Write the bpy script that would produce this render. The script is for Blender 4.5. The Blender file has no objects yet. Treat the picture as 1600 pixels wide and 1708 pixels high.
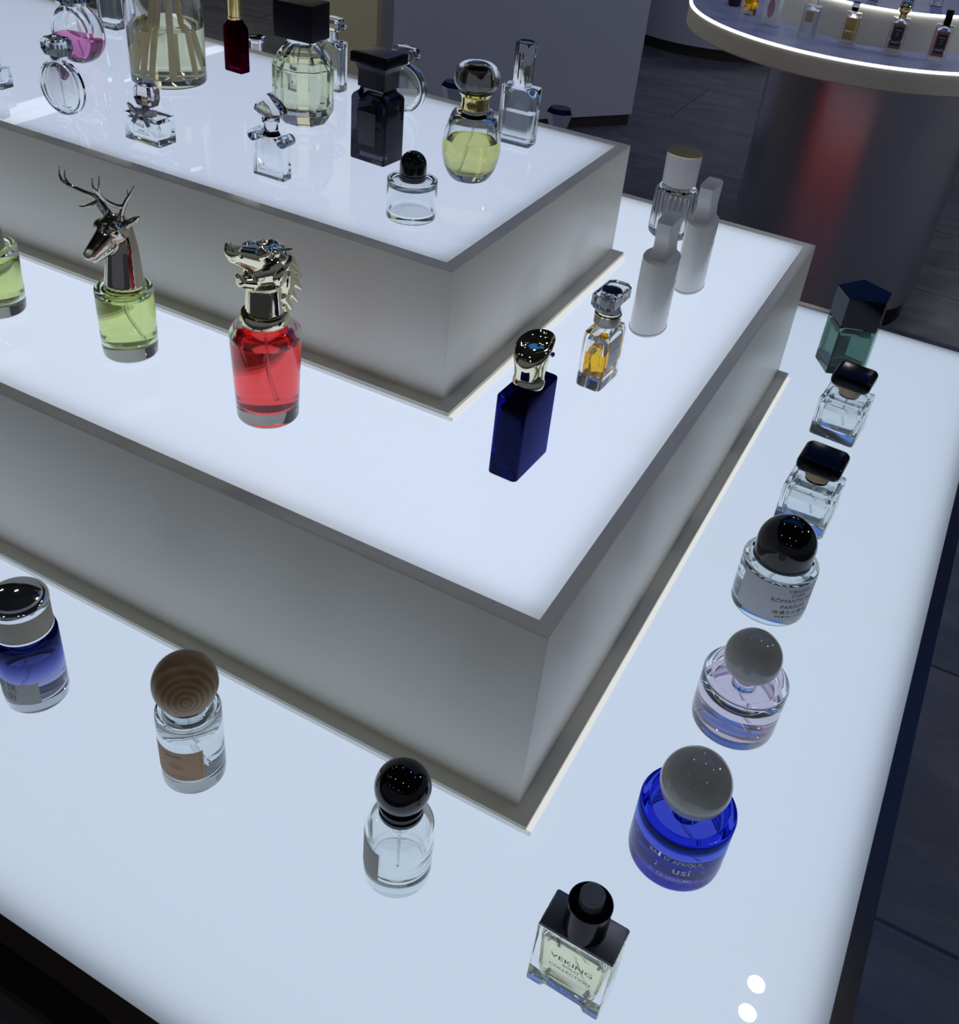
import bpy, bmesh, math, random
from mathutils import Vector, Matrix
random.seed(4)
sc = bpy.context.scene
COL = sc.collection
MM = 0.001
PI = math.pi

# ------------------------------------------------------------------ heights of the place (floor = 0)
Z_TABLE, Z_MID, Z_TOP, Z_CEIL = 0.70, 0.90, 1.0372, 2.80

# ------------------------------------------------------------------ camera
cam_data = bpy.data.cameras.new('camera')
cam = bpy.data.objects.new('camera', cam_data)
COL.objects.link(cam)
sc.camera = cam
R_right = Vector((0.87759466, 0.47115923, 0.08852449))
R_down = Vector((0.33484957, -0.47028715, -0.81652052))
R_fwd = Vector((-0.34307925, 0.74621644, -0.57048896))
cm = Matrix((( R_right.x, -R_down.x, -R_fwd.x), (R_right.y, -R_down.y, -R_fwd.y), (R_right.z, -R_down.z, -R_fwd.z))).to_4x4()
cm.translation = (0.15607, -0.49096, 1.42033)
cam.matrix_world = cm
cam_data.sensor_fit = 'HORIZONTAL'
cam_data.sensor_width = 36.0
cam_data.lens = 1699.944 / 1600 * 36.0
cam_data.shift_y = -(854.0 - 729.32) / 1600.0
cam_data.clip_start = 0.02
cam_data.clip_end = 60

# ------------------------------------------------------------------ render look, world, light levels
sc.view_settings.view_transform = 'Standard'
sc.view_settings.look = 'None'
sc.view_settings.gamma = 1
sc.view_settings.exposure = 0.0
sc.view_settings.use_curve_mapping = False
sc.render.film_transparent = False
cy = sc.cycles
cy.max_bounces = 20
cy.diffuse_bounces = 4
cy.glossy_bounces = 8
cy.transmission_bounces = 18
cy.transparent_max_bounces = 16
cy.caustics_reflective = True
cy.caustics_refractive = True
cy.blur_glossy = 0.3
cy.sample_clamp_indirect = 6.0
cy.use_denoising = True

world = bpy.data.worlds.new('shop_ambience')
sc.world = world
world.use_nodes = True
bg = world.node_tree.nodes['Background']
bg.inputs['Color'].default_value = (0.55, 0.62, 0.80, 1)
bg.inputs['Strength'].default_value = 0.16

LIGHT_TABLE, LIGHT_MID, LIGHT_TOP = .88, 1.04, .93      # backlights behind the three acrylic sheets
DOWNLIGHT = 78.0
BLUE_CEILING = (0.030, 0.13, 0.50)

def lamp(name, loc, size, watts, color):
    l = bpy.data.lights.new(name, 'AREA'); l.shape = 'DISK'; l.size = size; l.energy = watts; l.color = color
    o = bpy.data.objects.new(name, l); COL.objects.link(o); o.location = loc; return o
lamp('background_fill', (3.0, 3.6, 2.77), .22, 30.0, (1.0, .96, .88))  # added fill lamps, here and below, to lift the dark background
lamp('background_fill', (-3.3, 3.1, 2.77), .22, 17.0, (1.0, .96, .86))
lamp('background_fill', (-.6, 6.6, 2.77), .22, 10.0, (1.0, .96, .90))

# ------------------------------------------------------------------ materials
def mat(name, color=(.8, .8, .8), rough=.5, metal=0.0, spec=.5, coat=0.0, emis=None, estr=0.0):
    m = bpy.data.materials.new(name); m.use_nodes = True
    b = m.node_tree.nodes['Principled BSDF']
    b.inputs['Base Color'].default_value = (*color, 1)
    b.inputs['Roughness'].default_value = rough
    b.inputs['Metallic'].default_value = metal
    b.inputs['Specular IOR Level'].default_value = spec
    b.inputs['Coat Weight'].default_value = coat
    b.inputs['Coat Roughness'].default_value = .015
    if emis:
        b.inputs['Emission Color'].default_value = (*emis, 1)
        b.inputs['Emission Strength'].default_value = estr
    return m

def glass(name, color=(1, 1, 1), ior=1.5, rough=0.0):
    m = bpy.data.materials.new(name); m.use_nodes = True
    nt = m.node_tree; nt.nodes.clear()
    o = nt.nodes.new('ShaderNodeOutputMaterial'); g = nt.nodes.new('ShaderNodeBsdfGlass')
    g.inputs['Color'].default_value = (*color, 1); g.inputs['IOR'].default_value = ior; g.inputs['Roughness'].default_value = rough
    nt.links.new(g.outputs[0], o.inputs[0])
    return m

def glass_gradient(name, stops, ior=1.5):
    """lacquered glass: the lacquer colour changes up the bottle (object height in mm)"""
    m = glass(name, ior=ior); nt = m.node_tree
    tc = nt.nodes.new('ShaderNodeTexCoord'); sp = nt.nodes.new('ShaderNodeSeparateXYZ')
    mr = nt.nodes.new('ShaderNodeMapRange'); mr.inputs[2].default_value = 0.1
    cr = nt.nodes.new('ShaderNodeValToRGB')
    nt.links.new(tc.outputs['Object'], sp.inputs[0]); nt.links.new(sp.outputs[2], mr.inputs[0]); nt.links.new(mr.outputs[0], cr.inputs[0])
    while len(cr.color_ramp.elements) < len(stops): cr.color_ramp.elements.new(.5)
    for e, (p, c) in zip(cr.color_ramp.elements, stops): e.position = p; e.color = (*c, 1)
    g = [n for n in nt.nodes if n.type == 'BSDF_GLASS'][0]
    nt.links.new(cr.outputs[0], g.inputs['Color'])
    return m

def acrylic(name, tcol=(.86, .90, .97)):
    """milky acrylic sheet: lets light from behind through, glossy face"""
    m = bpy.data.materials.new(name); m.use_nodes = True
    nt = m.node_tree; nt.nodes.clear(); N = nt.nodes.new; L = nt.links.new
    o = N('ShaderNodeOutputMaterial'); t = N('ShaderNodeBsdfTranslucent'); d = N('ShaderNodeBsdfDiffuse'); gl = N('ShaderNodeBsdfGlossy')
    m1 = N('ShaderNodeMixShader'); m2 = N('ShaderNodeMixShader'); fr = N('ShaderNodeFresnel')
    t.inputs[0].default_value = (*tcol, 1); d.inputs[0].default_value = (.30, .31, .34, 1)
    gl.inputs['Roughness'].default_value = .012; fr.inputs[0].default_value = 1.45
    m1.inputs[0].default_value = .15
    L(t.outputs[0], m1.inputs[1]); L(d.outputs[0], m1.inputs[2])
    L(fr.outputs[0], m2.inputs[0]); L(m1.outputs[0], m2.inputs[1]); L(gl.outputs[0], m2.inputs[2]); L(m2.outputs[0], o.inputs[0])
    return m

def emitter(name, color, strength):
    m = bpy.data.materials.new(name); m.use_nodes = True
    nt = m.node_tree; nt.nodes.clear()
    o = nt.nodes.new('ShaderNodeOutputMaterial'); e = nt.nodes.new('ShaderNodeEmission')
    e.inputs[0].default_value = (*color, 1); e.inputs[1].default_value = strength
    nt.links.new(e.outputs[0], o.inputs[0])
    return m

def stone_floor():
    m = mat('slate_floor', (.03, .033, .04), .22)
    nt = m.node_tree; N = nt.nodes.new; L = nt.links.new; b = nt.nodes['Principled BSDF']
    tc = N('ShaderNodeTexCoord')
    n1 = N('ShaderNodeTexNoise'); n1.inputs['Scale'].default_value = 3.2; n1.inputs['Detail'].default_value = 9; n1.inputs['Roughness'].default_value = .62; n1.inputs['Distortion'].default_value = 1.2
    mp = N('ShaderNodeMapping'); mp.inputs['Scale'].default_value = (1, 2.4, 1); mp.inputs['Rotation'].default_value = (0, 0, .5)
    L(tc.outputs['Object'], mp.inputs[0]); L(mp.outputs[0], n1.inputs[0])
    cr = N('ShaderNodeValToRGB'); cr.color_ramp.elements[0].position = .35; cr.color_ramp.elements[1].position = .72
    cr.color_ramp.elements[0].color = (.140, .150, .175, 1); cr.color_ramp.elements[1].color = (.24, .245, .26, 1)
    L(n1.outputs[0], cr.inputs[0])
    br = N('ShaderNodeTexBrick'); br.offset = .5; br.inputs['Color1'].default_value = (1, 1, 1, 1); br.inputs['Color2'].default_value = (.86, .88, .92, 1)
    br.inputs['Mortar'].default_value = (.35, .35, .35, 1); br.inputs['Scale'].default_value = 1.0; br.inputs['Mortar Size'].default_value = .004
    br.inputs['Brick Width'].default_value = 1.2; br.inputs['Row Height'].default_value = .6
    L(tc.outputs['Object'], br.inputs[0])
    mx = N('ShaderNodeMix'); mx.data_type = 'RGBA'; mx.blend_type = 'MULTIPLY'; mx.inputs[0].default_value = 1
    L(cr.outputs[0], mx.inputs[6]); L(br.outputs[0], mx.inputs[7]); L(mx.outputs[2], b.inputs['Base Color'])
    rr = N('ShaderNodeMapRange'); rr.inputs[3].default_value = .08; rr.inputs[4].default_value = .26
    L(n1.outputs[0], rr.inputs[0]); L(rr.outputs[0], b.inputs['Roughness'])
    bp = N('ShaderNodeBump'); bp.inputs['Strength'].default_value = .22; bp.inputs['Distance'].default_value = .01
    L(n1.outputs[0], bp.inputs['Height']); L(bp.outputs[0], b.inputs['Normal'])
    return m

def wood_ball():
    m = mat('turned_beech', (.35, .2, .1), .38)
    nt = m.node_tree; N = nt.nodes.new; L = nt.links.new; b = nt.nodes['Principled BSDF']
    tc = N('ShaderNodeTexCoord'); mp = N('ShaderNodeMapping'); mp.inputs['Location'].default_value = (.0, .0012, .0008); mp.inputs['Rotation'].default_value = Vector((.45, -.43, .14)).rotation_difference(Vector((1, 0, 0))).to_euler()
    w = N('ShaderNodeTexWave'); w.wave_type = 'RINGS'; w.rings_direction = 'X'; w.inputs['Scale'].default_value = 75; w.inputs['Distortion'].default_value = 1.6; w.inputs['Detail'].default_value = 3
    w.inputs['Detail Scale'].default_value = 1.5
    cr = N('ShaderNodeValToRGB'); cr.color_ramp.elements[0].color = (.30, .175, .075, 1); cr.color_ramp.elements[1].color = (.46, .295, .14, 1)
    cr.color_ramp.elements[0].position = .25
    L(tc.outputs['Object'], mp.inputs[0]); L(mp.outputs[0], w.inputs[0]); L(w.outputs[0], cr.inputs[0]); L(cr.outputs[0], b.inputs['Base Color'])
    return m

def ribbed_metal():
    """mirror-polished column wrapped in finely fluted metal"""
    m = mat('fluted_steel', (.60, .57, .62), .28, metal=1.0)
    return m

M = dict(
    paint=mat('riser_paint', (.90, .87, .77), .34),
    flange=mat('riser_flange_paint', (.78, .75, .64), .4),
    acrylic=acrylic('milky_acrylic'),
    edge=acrylic('milky_edge_strip', (1, 1, .97)),
    back_table=emitter('backlight_table', (.86, .97, 1.10), LIGHT_TABLE),
    back_mid=emitter('backlight_middle', (.89, .97, 1.10), LIGHT_MID),
    back_top=emitter('backlight_top', (.86, .95, 1.12), LIGHT_TOP),
    white=mat('lightbox_lining', (.8, .8, .8), .8),
    brown=mat('bronze_frame', (.030, .020, .017), .22),
    smoked=mat('smoked_glass_skirt', (.008, .009, .010), .08),
    floor=stone_floor(),
    wall_grey=mat('laminate_blue_grey', (.62, .64, .72), .32),
    wall_olive=mat('laminate_olive', (.82, .78, .58), .45),
    wall_dark=mat('dark_recess_paint', (.16, .14, .115), .6),
    kick=mat('dark_kickboard', (.035, .026, .026), .4),
    ceiling=mat('ceiling_paint', (.05, .05, .055), .9),
    blue=emitter('blue_light_ceiling', BLUE_CEILING, 1.0),
    blue_dim=emitter('blue_light_ceiling_dim', BLUE_CEILING, .36),
    linear=emitter('linear_light', (.9, .95, 1.0), 1.6),
    lamp=emitter('downlight_lens', (.93, .96, 1.0), DOWNLIGHT),
    leak_glow=emitter('panel_leak_glow', (.86, .88, .86), .86),  # own emission in place of panel light leaking out at the foot
    led=emitter('led_strip', (.95, .97, 1.1), 3.2),
    trimring=mat('lamp_trim', (.5, .5, .5), .4),
    column=ribbed_metal(),
    beige=mat('display_fascia', (.82, .80, .64), .5),
    topwhite=mat('display_top', (.46, .48, .66), .35),
    lacquer=mat('black_blue_lacquer', (.004, .005, .012), .06, spec=.22),
    straw=glass('straw_perfume', (.975, .955, .80), 1.36),
    button=mat('brushed_grey_button', (.20, .21, .23), .3, metal=.3),
    olive_gold=mat('satin_gold', (.80, .66, .26), .32, metal=1),
    red=emitter('red_reflection_glow', (.9, .04, .035), .24),  # for the added rear panel that reddens the column's reflection
    clear=glass('clear_glass', (.985, .993, .99)),
    clear_thick=glass('clear_crystal', (.96, .975, .98), 1.52),
    rose_clear=glass('faint_rose_crystal', (.95, .93, .94), 1.5),
    frost=glass('frosted_glass', (.93, .95, .97), 1.45, .35),
    smoke=glass('smoke_glass', (.38, .38, .44), 1.5),
    tube=glass('dip_tube_plastic', (.93, .94, .94), 1.45, .12),
    cobalt=glass('cobalt_glass', (.15, .17, .55), 1.5),
    green_glass=glass('grey_green_glass', (.60, .70, .68), 1.5),
    burgundy=glass('burgundy_glass', (.30, .03, .12), 1.5),
    blue_glass=glass_gradient('blue_violet_lacquer_glass', [(.0, (.74, .68, .88)), (.26, (.70, .70, .90)), (.46, (.46, .62, .98)), (.59, (.12, .20, .95))]),
    lilac=glass('lilac_perfume', (.95, .88, .94), 1.36),
    violet=glass('violet_perfume', (.86, .80, .97), 1.36),
    green_liq=glass('green_perfume', (.87, .93, .56), 1.36),
    red_liq=glass('red_perfume', (1.0, .26, .26), 1.36),
    yellow=glass('yellow_perfume', (.955, .94, .58), 1.36),
    amber=glass('amber_perfume', (1.0, .74, .04), 1.36),
    pale_yellow=glass('pale_yellow_perfume', (.965, .965, .80), 1.36),
    pale_green=glass('pale_green_perfume', (.78, .86, .80), 1.36),
    pinkl=glass('pink_perfume', (.98, .50, .80), 1.36),
    water=glass('colourless_perfume', (.97, .985, .99), 1.36),
    navy_glass=glass_gradient('navy_fade_glass', [(.0, (.97, .98, .99)), (.20, (.90, .90, .97)), (.45, (.42, .44, .72)), (.78, (.09, .10, .30))]),
    blackgl=mat('black_gloss_plastic', (.005, .005, .007), .02),
    black=mat('black_satin_plastic', (.003, .003, .006), .16, spec=.14),
    blacktop=mat('black_brushed_plate', (.17, .175, .20), .28, metal=.6),
    greycap=mat('grey_gloss_ball', (.46, .455, .435), .02),
    taupe=mat('taupe_sleeve', (.42, .37, .29), .42),
    chrome=mat('chrome', (.86, .87, .90), .05, metal=1),
    gold=mat('polished_gold', (.88, .70, .30), .09, metal=1),
    pale_gold=mat('pale_gold_chrome', (.86, .80, .56), .045, metal=1),
    dark_gold=mat('bronze_chrome', (.56, .51, .42), .05, metal=1),
    red_enamel=mat('red_enamel', (.7, .03, .03), .2),
    gem=mat('blue_gem', (.02, .03, .5), .05, coat=1),
    wood=wood_ball(),
    reed=mat('reed_wood', (.78, .60, .33), .7),
    tancap=mat('tan_collar', (.62, .48, .27), .45),
    whitebottle=mat('pearl_white_lacquer', (.90, .90, .87), .22, coat=.4),
    whitecap=mat('white_matte_plastic', (.78, .77, .78), .5),
    rosecap=mat('pale_rose_plastic', (.62, .59, .58), .4),
    ink=mat('black_ink', (.01, .01, .012), .5),
    ink_brown=mat('brown_ink', (.09, .045, .02), .6),
    ink_silver=mat('silver_ink', (.62, .64, .72), .4),
    paper=mat('grey_white_label', (.50, .50, .52), .55),
    craft=mat('tan_paper_label', (.52, .33, .19), .7),
    tape=mat('worn_paper_sticker', (.42, .42, .40), .7),
    greylabel=mat('warm_grey_label', (.42, .39, .35), .7),
    blacklabel=mat('black_label', (.008, .008, .01), .5),
    navycap=mat('navy_gloss_cap', (.008, .010, .05), .08),
    wine=mat('dark_wine_lacquer', (.03, .004, .03), .15),
)

# ------------------------------------------------------------------ mesh helpers (dimensions in millimetres)
def BM(): return bmesh.new()

def add_loft(bm, rings, flip=False, cap0=True, cap1=True):
    vr = [[bm.verts.new(Vector(p) * MM) for p in r] for r in rings]
    n = len(vr[0])
    for a, b in zip(vr[:-1], vr[1:]):
        for i in range(n if n > 2 else 1):
            f = [a[i], a[(i + 1) % n], b[(i + 1) % n], b[i]]
            bm.faces.new(f[::-1] if flip else f)
    if n < 3: return
    if cap0: bm.faces.new(vr[0] if flip else vr[0][::-1])
    if cap1: bm.faces.new(vr[-1][::-1] if flip else vr[-1])

def add_lathe(bm, prof, n=72, sx=1, sy=1, flip=False, cx=0, cy=0):
    rows = []
    for r, z in prof:
        if r < 1e-6: rows.append([bm.verts.new((cx * MM, cy * MM, z * MM))])
        else: rows.append([bm.verts.new(((cx + r * sx * math.cos(2 * PI * i / n)) * MM, (cy + r * sy * math.sin(2 * PI * i / n)) * MM, z * MM)) for i in range(n)])
    for a, b in zip(rows[:-1], rows[1:]):
        for i in range(n):
            j = (i + 1) % n
            if len(a) == 1 and len(b) == 1: continue
            if len(a) == 1: f = [a[0], b[j], b[i]]
            elif len(b) == 1: f = [a[i], a[j], b[0]]
            else: f = [a[i], a[j], b[j], b[i]]
            bm.faces.new(f[::-1] if flip else f)

def lathe(prof, **k):
    bm = BM(); add_lathe(bm, prof, **k); return bm

def arc(cr, cz, r, a0, a1, n=6, rz=None):
    rz = rz or r
    return [(max(0.0, cr + r * math.cos(math.radians(a0 + (a1 - a0) * i / n))), cz + rz * math.sin(math.radians(a0 + (a1 - a0) * i / n))) for i in range(n + 1)]

def rrect(w, d, r, n=5):
    r = max(.05, min(r, w / 2 - .01, d / 2 - .01)); pts = []
    for sx, sy, a in ((1, -1, -90), (1, 1, 0), (-1, 1, 90), (-1, -1, 180)):
        for i in range(n + 1):
            t = math.radians(a + 90 * i / n)
            pts.append((sx * (w / 2 - r) + r * math.cos(t), sy * (d / 2 - r) + r * math.sin(t)))
    return pts

def add_stack(bm, rows, flip=False, cx=0, cy=0, n=5, rot=0):
    """rows: (w, d, corner radius, z[, dx, dy])"""
    rings = []
    c, s = math.cos(rot), math.sin(rot)
    for row in rows:
        w, d, r, z = row[:4]; dx, dy = (row[4:6] if len(row) > 4 else (0, 0))
        rings.append([(cx + dx + x * c - y * s, cy + dy + x * s + y * c, z) for x, y in rrect(w, d, r, n)])
    add_loft(bm, rings, flip)

def box_rows(w, d, z0, z1, rc, e):
    rows = []
    for i in range(4):
        t = PI / 2 * i / 3; k = e * (1 - math.sin(t)); rows.append((w - 2 * k, d - 2 * k, max(rc - k, .1), z0 + e * (1 - math.cos(t))))
    for i in range(4):
        t = PI / 2 * i / 3; k = e * (1 - math.cos(t)); rows.append((w - 2 * k, d - 2 * k, max(rc - k, .1), z1 - e * (1 - math.sin(t))))
    return rows

def rbox(w, d, z0, z1, rc=1, e=.6, **k):
    bm = BM(); add_stack(bm, box_rows(w, d, z0, z1, rc, e), **k); return bm

def add_bar(bm, x0, x1, y0, y1, z0, z1):   # plain block in metres
    v = [bm.verts.new(p) for p in ((x0, y0, z0), (x1, y0, z0), (x1, y1, z0), (x0, y1, z0), (x0, y0, z1), (x1, y0, z1), (x1, y1, z1), (x0, y1, z1))]
    for f in ((3, 2, 1, 0), (4, 5, 6, 7), (0, 1, 5, 4), (1, 2, 6, 5), (2, 3, 7, 6), (3, 0, 4, 7)): bm.faces.new([v[i] for i in f])

def catmull(P, sub=6):
    P = [Vector(p) for p in P]; Q = [P[0] * 2 - P[1]] + P + [P[-1] * 2 - P[-2]]; out = []
    for i in range(1, len(Q) - 2):
        for k in range(sub):
            t = k / sub; a, b, c, d = Q[i - 1:i + 3]
            out.append(.5 * ((2 * b) + (c - a) * t + (2 * a - 5 * b + 4 * c - d) * t * t + (3 * b - a - 3 * c + d) * t ** 3))
    out.append(P[-1]); return out

def add_tube(bm, pts, radii, n=10, sub=6):
    C = catmull(pts, sub); m = len(C)
    if not isinstance(radii, (list, tuple)): radii = [radii] * len(pts)
    R = []
    for i in range(m):
        t = i / (m - 1) * (len(radii) - 1); k = min(int(t), len(radii) - 2); R.append(radii[k] + (radii[k + 1] - radii[k]) * (t - k))
    up = Vector((.13, .21, .97)); rings = []
    for i in range(m):
        tg = (C[min(i + 1, m - 1)] - C[max(i - 1, 0)]).normalized()
        a = tg.cross(up)
        if a.length < .05: a = tg.cross(Vector((1, 0, 0)))
        a.normalize(); b = tg.cross(a).normalized()
        rings.append([C[i] + (a * math.cos(2 * PI * j / n) + b * math.sin(2 * PI * j / n)) * R[i] for j in range(n)])
    add_loft(bm, rings)

def tube(pts, radii, **k):
    bm = BM(); add_tube(bm, pts, radii, **k); return bm

def add_ball(bm, c, r, n=24, flip=False):
    rx, ry, rz = r if isinstance(r, (tuple, list)) else (r, r, r)
    k = n // 2; rows = []
    for i in range(k + 1):
        t = -PI / 2 + PI * i / k
        if i in (0, k): rows.append([bm.verts.new((Vector(c) + Vector((0, 0, rz * math.sin(t)))) * MM)])
        else: rows.append([bm.verts.new((Vector(c) + Vector((rx * math.cos(t) * math.cos(2 * PI * j / n), ry * math.cos(t) * math.sin(2 * PI * j / n), rz * math.sin(t)))) * MM) for j in range(n)])
    for a, b in zip(rows[:-1], rows[1:]):
        for i in range(n):
            j = (i + 1) % n
            f = [a[0], b[j], b[i]] if len(a) == 1 else [a[i], a[j], b[0]] if len(b) == 1 else [a[i], a[j], b[j], b[i]]
            bm.faces.new(f[::-1] if flip else f)

def ball(c, r, n=48):
    bm = BM(); add_ball(bm, c, r, n); return bm

def add_capsule(bm, p0, r0, p1, r1):
    p0, p1 = Vector(p0), Vector(p1)
    add_ball(bm, p0, r0, 20); add_ball(bm, p1, r1, 20)
    d = (p1 - p0).normalized(); a = d.orthogonal().normalized(); b = d.cross(a)
    rings = [[p + (a * math.cos(2 * PI * j / 20) + b * math.sin(2 * PI * j / 20)) * r for j in range(20)] for p, r in ((p0, r0), (p1, r1))]
    add_loft(bm, rings)

def add_prism_y(bm, pts, y0, y1, flip=False):
    """outline (x,z) swept along y"""
    rings = [[(x, y0, z) for x, z in pts], [(x, y1, z) for x, z in pts]]
    add_loft(bm, rings, flip=not flip)

def bevel(bm, w, seg=2, ang=.5):
    bm.normal_update()
    es = [e for e in bm.edges if len(e.link_faces) == 2 and e.calc_face_angle(0) > ang]
    bmesh.ops.bevel(bm, geom=es, offset=w * MM, segments=seg, profile=.5, affect='EDGES')

def obj(name, bm, material, parent=None, loc=(0, 0, 0), label=None, rotz=0, smooth=.55):
    me = bpy.data.meshes.new(name)
    if isinstance(bm, bpy.types.Mesh): me = bm; me.name = name
    else:
        bm.normal_update(); bm.to_mesh(me); bm.free()
    me.materials.clear(); me.materials.append(M[material] if isinstance(material, str) else material)
    if smooth:
        me.polygons.foreach_set('use_smooth', [True] * len(me.polygons)); me.set_sharp_from_angle(angle=smooth)
    o = bpy.data.objects.new(name, me); COL.objects.link(o)
    if parent: o.parent = parent
    o.location = loc; o.rotation_euler = (0, 0, rotz)
    if label: o['label'] = label
    return o

def thing(name, label, cat, loc, rotz=0, group=None):
    o = bpy.data.objects.new(name, None); COL.objects.link(o)
    o.empty_display_size = .01
    o.location = loc; o.rotation_euler = (0, 0, math.radians(rotz)); o['label'] = label; o['category'] = cat
    if group: o['group'] = group
    return o

def struct(name, bm, m, smooth=None):
    o = obj(name, bm, m, smooth=smooth); o['kind'] = 'structure'; return o

def bake_blob(bm, voxel, smooth_iter=6):
    """merge overlapping lumps into one skin"""
    me = bpy.data.meshes.new('tmp'); bm.to_mesh(me); bm.free()
    o = bpy.data.objects.new('tmp', me); COL.objects.link(o)
    r = o.modifiers.new('r', 'REMESH'); r.mode = 'VOXEL'; r.voxel_size = voxel * MM
    s = o.modifiers.new('s', 'SMOOTH'); s.factor = .5; s.iterations = smooth_iter
    dg = bpy.context.evaluated_depsgraph_get(); ev = o.evaluated_get(dg)
    out = bpy.data.meshes.new_from_object(ev)
    bpy.data.objects.remove(o); bpy.data.meshes.remove(me)
    return out

def text_geo(s, size, bold=0):
    cu = bpy.data.curves.new('t', 'FONT'); cu.body = s; cu.size = size; cu.align_x = 'CENTER'; cu.align_y = 'CENTER'; cu.resolution_u = 3; cu.offset = bold
    o = bpy.data.objects.new('t', cu); COL.objects.link(o)
    dg = bpy.context.evaluated_depsgraph_get(); me = bpy.data.meshes.new_from_object(o.evaluated_get(dg))
    V = [v.co.copy() for v in me.vertices]; F = [tuple(p.vertices) for p in me.polygons]
    bpy.data.objects.remove(o); bpy.data.curves.remove(cu); bpy.data.meshes.remove(me)
    return V, F

def lettering(lines, place, bold=0):
    """lines: (text, size mm, u mm, v mm[, squeeze]); place maps (u, v) mm to a point in mm"""
    bm = BM()
    for ln in lines:
        s, size, u, v = ln[:4]; sq = ln[4] if len(ln) > 4 else 1
        V, F = text_geo(s, size, bold)
        vs = [bm.verts.new(Vector(place(u + p.x * sq, v + p.y)) * MM) for p in V]
        for f in F:
            try: bm.faces.new([vs[i] for i in f])
            except ValueError: pass
    return bm

def on_cyl(r, a0, sx=1, sy=1):
    return lambda u, v: (r * sx * math.cos(math.radians(a0) + u / r), r * sy * math.sin(math.radians(a0) + u / r), v)

def wrap(r, a0, a1, z0, z1, n=24, th=.12):
    """paper label wrapped on a cylinder, angles in degrees"""
    bm = BM(); rings = []
    for i in range(n + 1):
        a = math.radians(a0 + (a1 - a0) * i / n); c, s = math.cos(a), math.sin(a)
        rings.append([(r * c, r * s, z0), ((r + th) * c, (r + th) * s, z0), ((r + th) * c, (r + th) * s, z1), (r * c, r * s, z1)])
    add_loft(bm, rings, flip=False); bmesh.ops.recalc_face_normals(bm, faces=bm.faces); return bm

def shell(outer, inner, **k):
    bm = BM(); add_lathe(bm, outer, **k)
    if inner: add_lathe(bm, inner, flip=True, **k)
    return bm

def fillp(inner, level, grow=.12):
    """liquid profile inside a cavity profile, cut at the level"""
    out = []; prev = None
    for r, z in inner:
        if z > level:
            if prev and prev[1] < level:
                t = (level - prev[1]) / (z - prev[1]); out.append((prev[0] + (r - prev[0]) * t + grow, level))
            break
        out.append((r + grow if r > 0 else 0, z - (grow if r == 0 or not out or z <= inner[1][1] + .01 else 0))); prev = (r, z)
    out.append((0, out[-1][1])); return out

def spray(t, z_top, z_bot, bend=(6, 4), r=1.1, x=0, y=0):
    """dip tube hanging from the pump"""
    return obj('dip_tube', tube([(x, y, z_top), (x, y, z_top - (z_top - z_bot) * .35), (x + bend[0] * .45, y + bend[1] * .45, z_top - (z_top - z_bot) * .7), (x + bend[0], y + bend[1], z_bot)], r, n=8), 'tube', t)

# ------------------------------------------------------------------ room
bm = BM(); add_bar(bm, -7, 6, -4, 10, -.05, 0); struct('floor', bm, 'floor')
bm = BM(); add_bar(bm, -7, 6, -4, 10, Z_CEIL, Z_CEIL + .05); struct('ceiling', bm, 'ceiling')
bm = BM(); add_bar(bm, -1.35, 1.25, 1.6, 2.9, Z_CEIL - .06, Z_CEIL - .02); struct('trim_1', bm, 'blue')
bm = BM(); add_bar(bm, -.95, 1.0, 3.1, 6.2, Z_CEIL - .06, Z_CEIL - .02); struct('trim_2', bm, 'blue_dim')
for i_, (y0, y1, x_) in enumerate(((3.4, 4.6, -5.0), (5.0, 5.9, -5.05), (3.4, 3.9, -4.86))):
    bm = BM(); add_bar(bm, x_ - .02, x_ + .02, y0, y1, Z_CEIL - .06, Z_CEIL - .02); struct('trim_%d' % (i_ + 3), bm, 'linear')
u = Vector((-.613, -.790, 0)); pv = Vector((-.79, .613, 0))
P0 = Vector((-1.30, 3.925, 0)); P1 = P0 + u * 1.20; P2 = P1 + pv * 1.3; P3 = P0 + pv * 1.3

def panel(a, b, z0, z1, th=.05, inward=None):
    bm = BM(); d = (b - a).normalized(); nrm = Vector((d.y, -d.x, 0)) * th
    if inward is not None and nrm.dot(inward) < 0: nrm = -nrm
    v = [bm.verts.new(q) for q in (a + Vector((0, 0, z0)), b + Vector((0, 0, z0)), b + nrm + Vector((0, 0, z0)), a + nrm + Vector((0, 0, z0)),
                                   a + Vector((0, 0, z1)), b + Vector((0, 0, z1)), b + nrm + Vector((0, 0, z1)), a + nrm + Vector((0, 0, z1)))]
    for f in ((3, 2, 1, 0), (4, 5, 6, 7), (0, 1, 5, 4), (1, 2, 6, 5), (2, 3, 7, 6), (3, 0, 4, 7)): bm.faces.new([v[i] for i in f])
    bmesh.ops.recalc_face_normals(bm, faces=bm.faces)
    return bm
struct('wall_back', panel(P0, P1, .055, Z_CEIL, inward=pv), 'wall_grey')
struct('wall_left', panel(P1, P2, .055, Z_CEIL, inward=-u), 'wall_olive')
struct('baseboard_back', panel(P0 + pv * .02, P1 + pv * .02, 0, .055, inward=pv), 'kick')
struct('baseboard_left', panel(P1 + pv * .02 - u * .02, P2, 0, .055, inward=-u), 'kick')
struct('wall_right', panel(P0 + pv * .05, P3, 0, Z_CEIL, inward=u), 'wall_grey')
bm = BM(); add_bar(bm, -7, 6, 9.8, 9.9, 0, Z_CEIL); struct('wall_far', bm, 'wall_dark')
bm = BM(); add_bar(bm, -6.9, -6.8, -4, 9.8, 0, Z_CEIL); struct('wall_side', bm, 'wall_dark')

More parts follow.
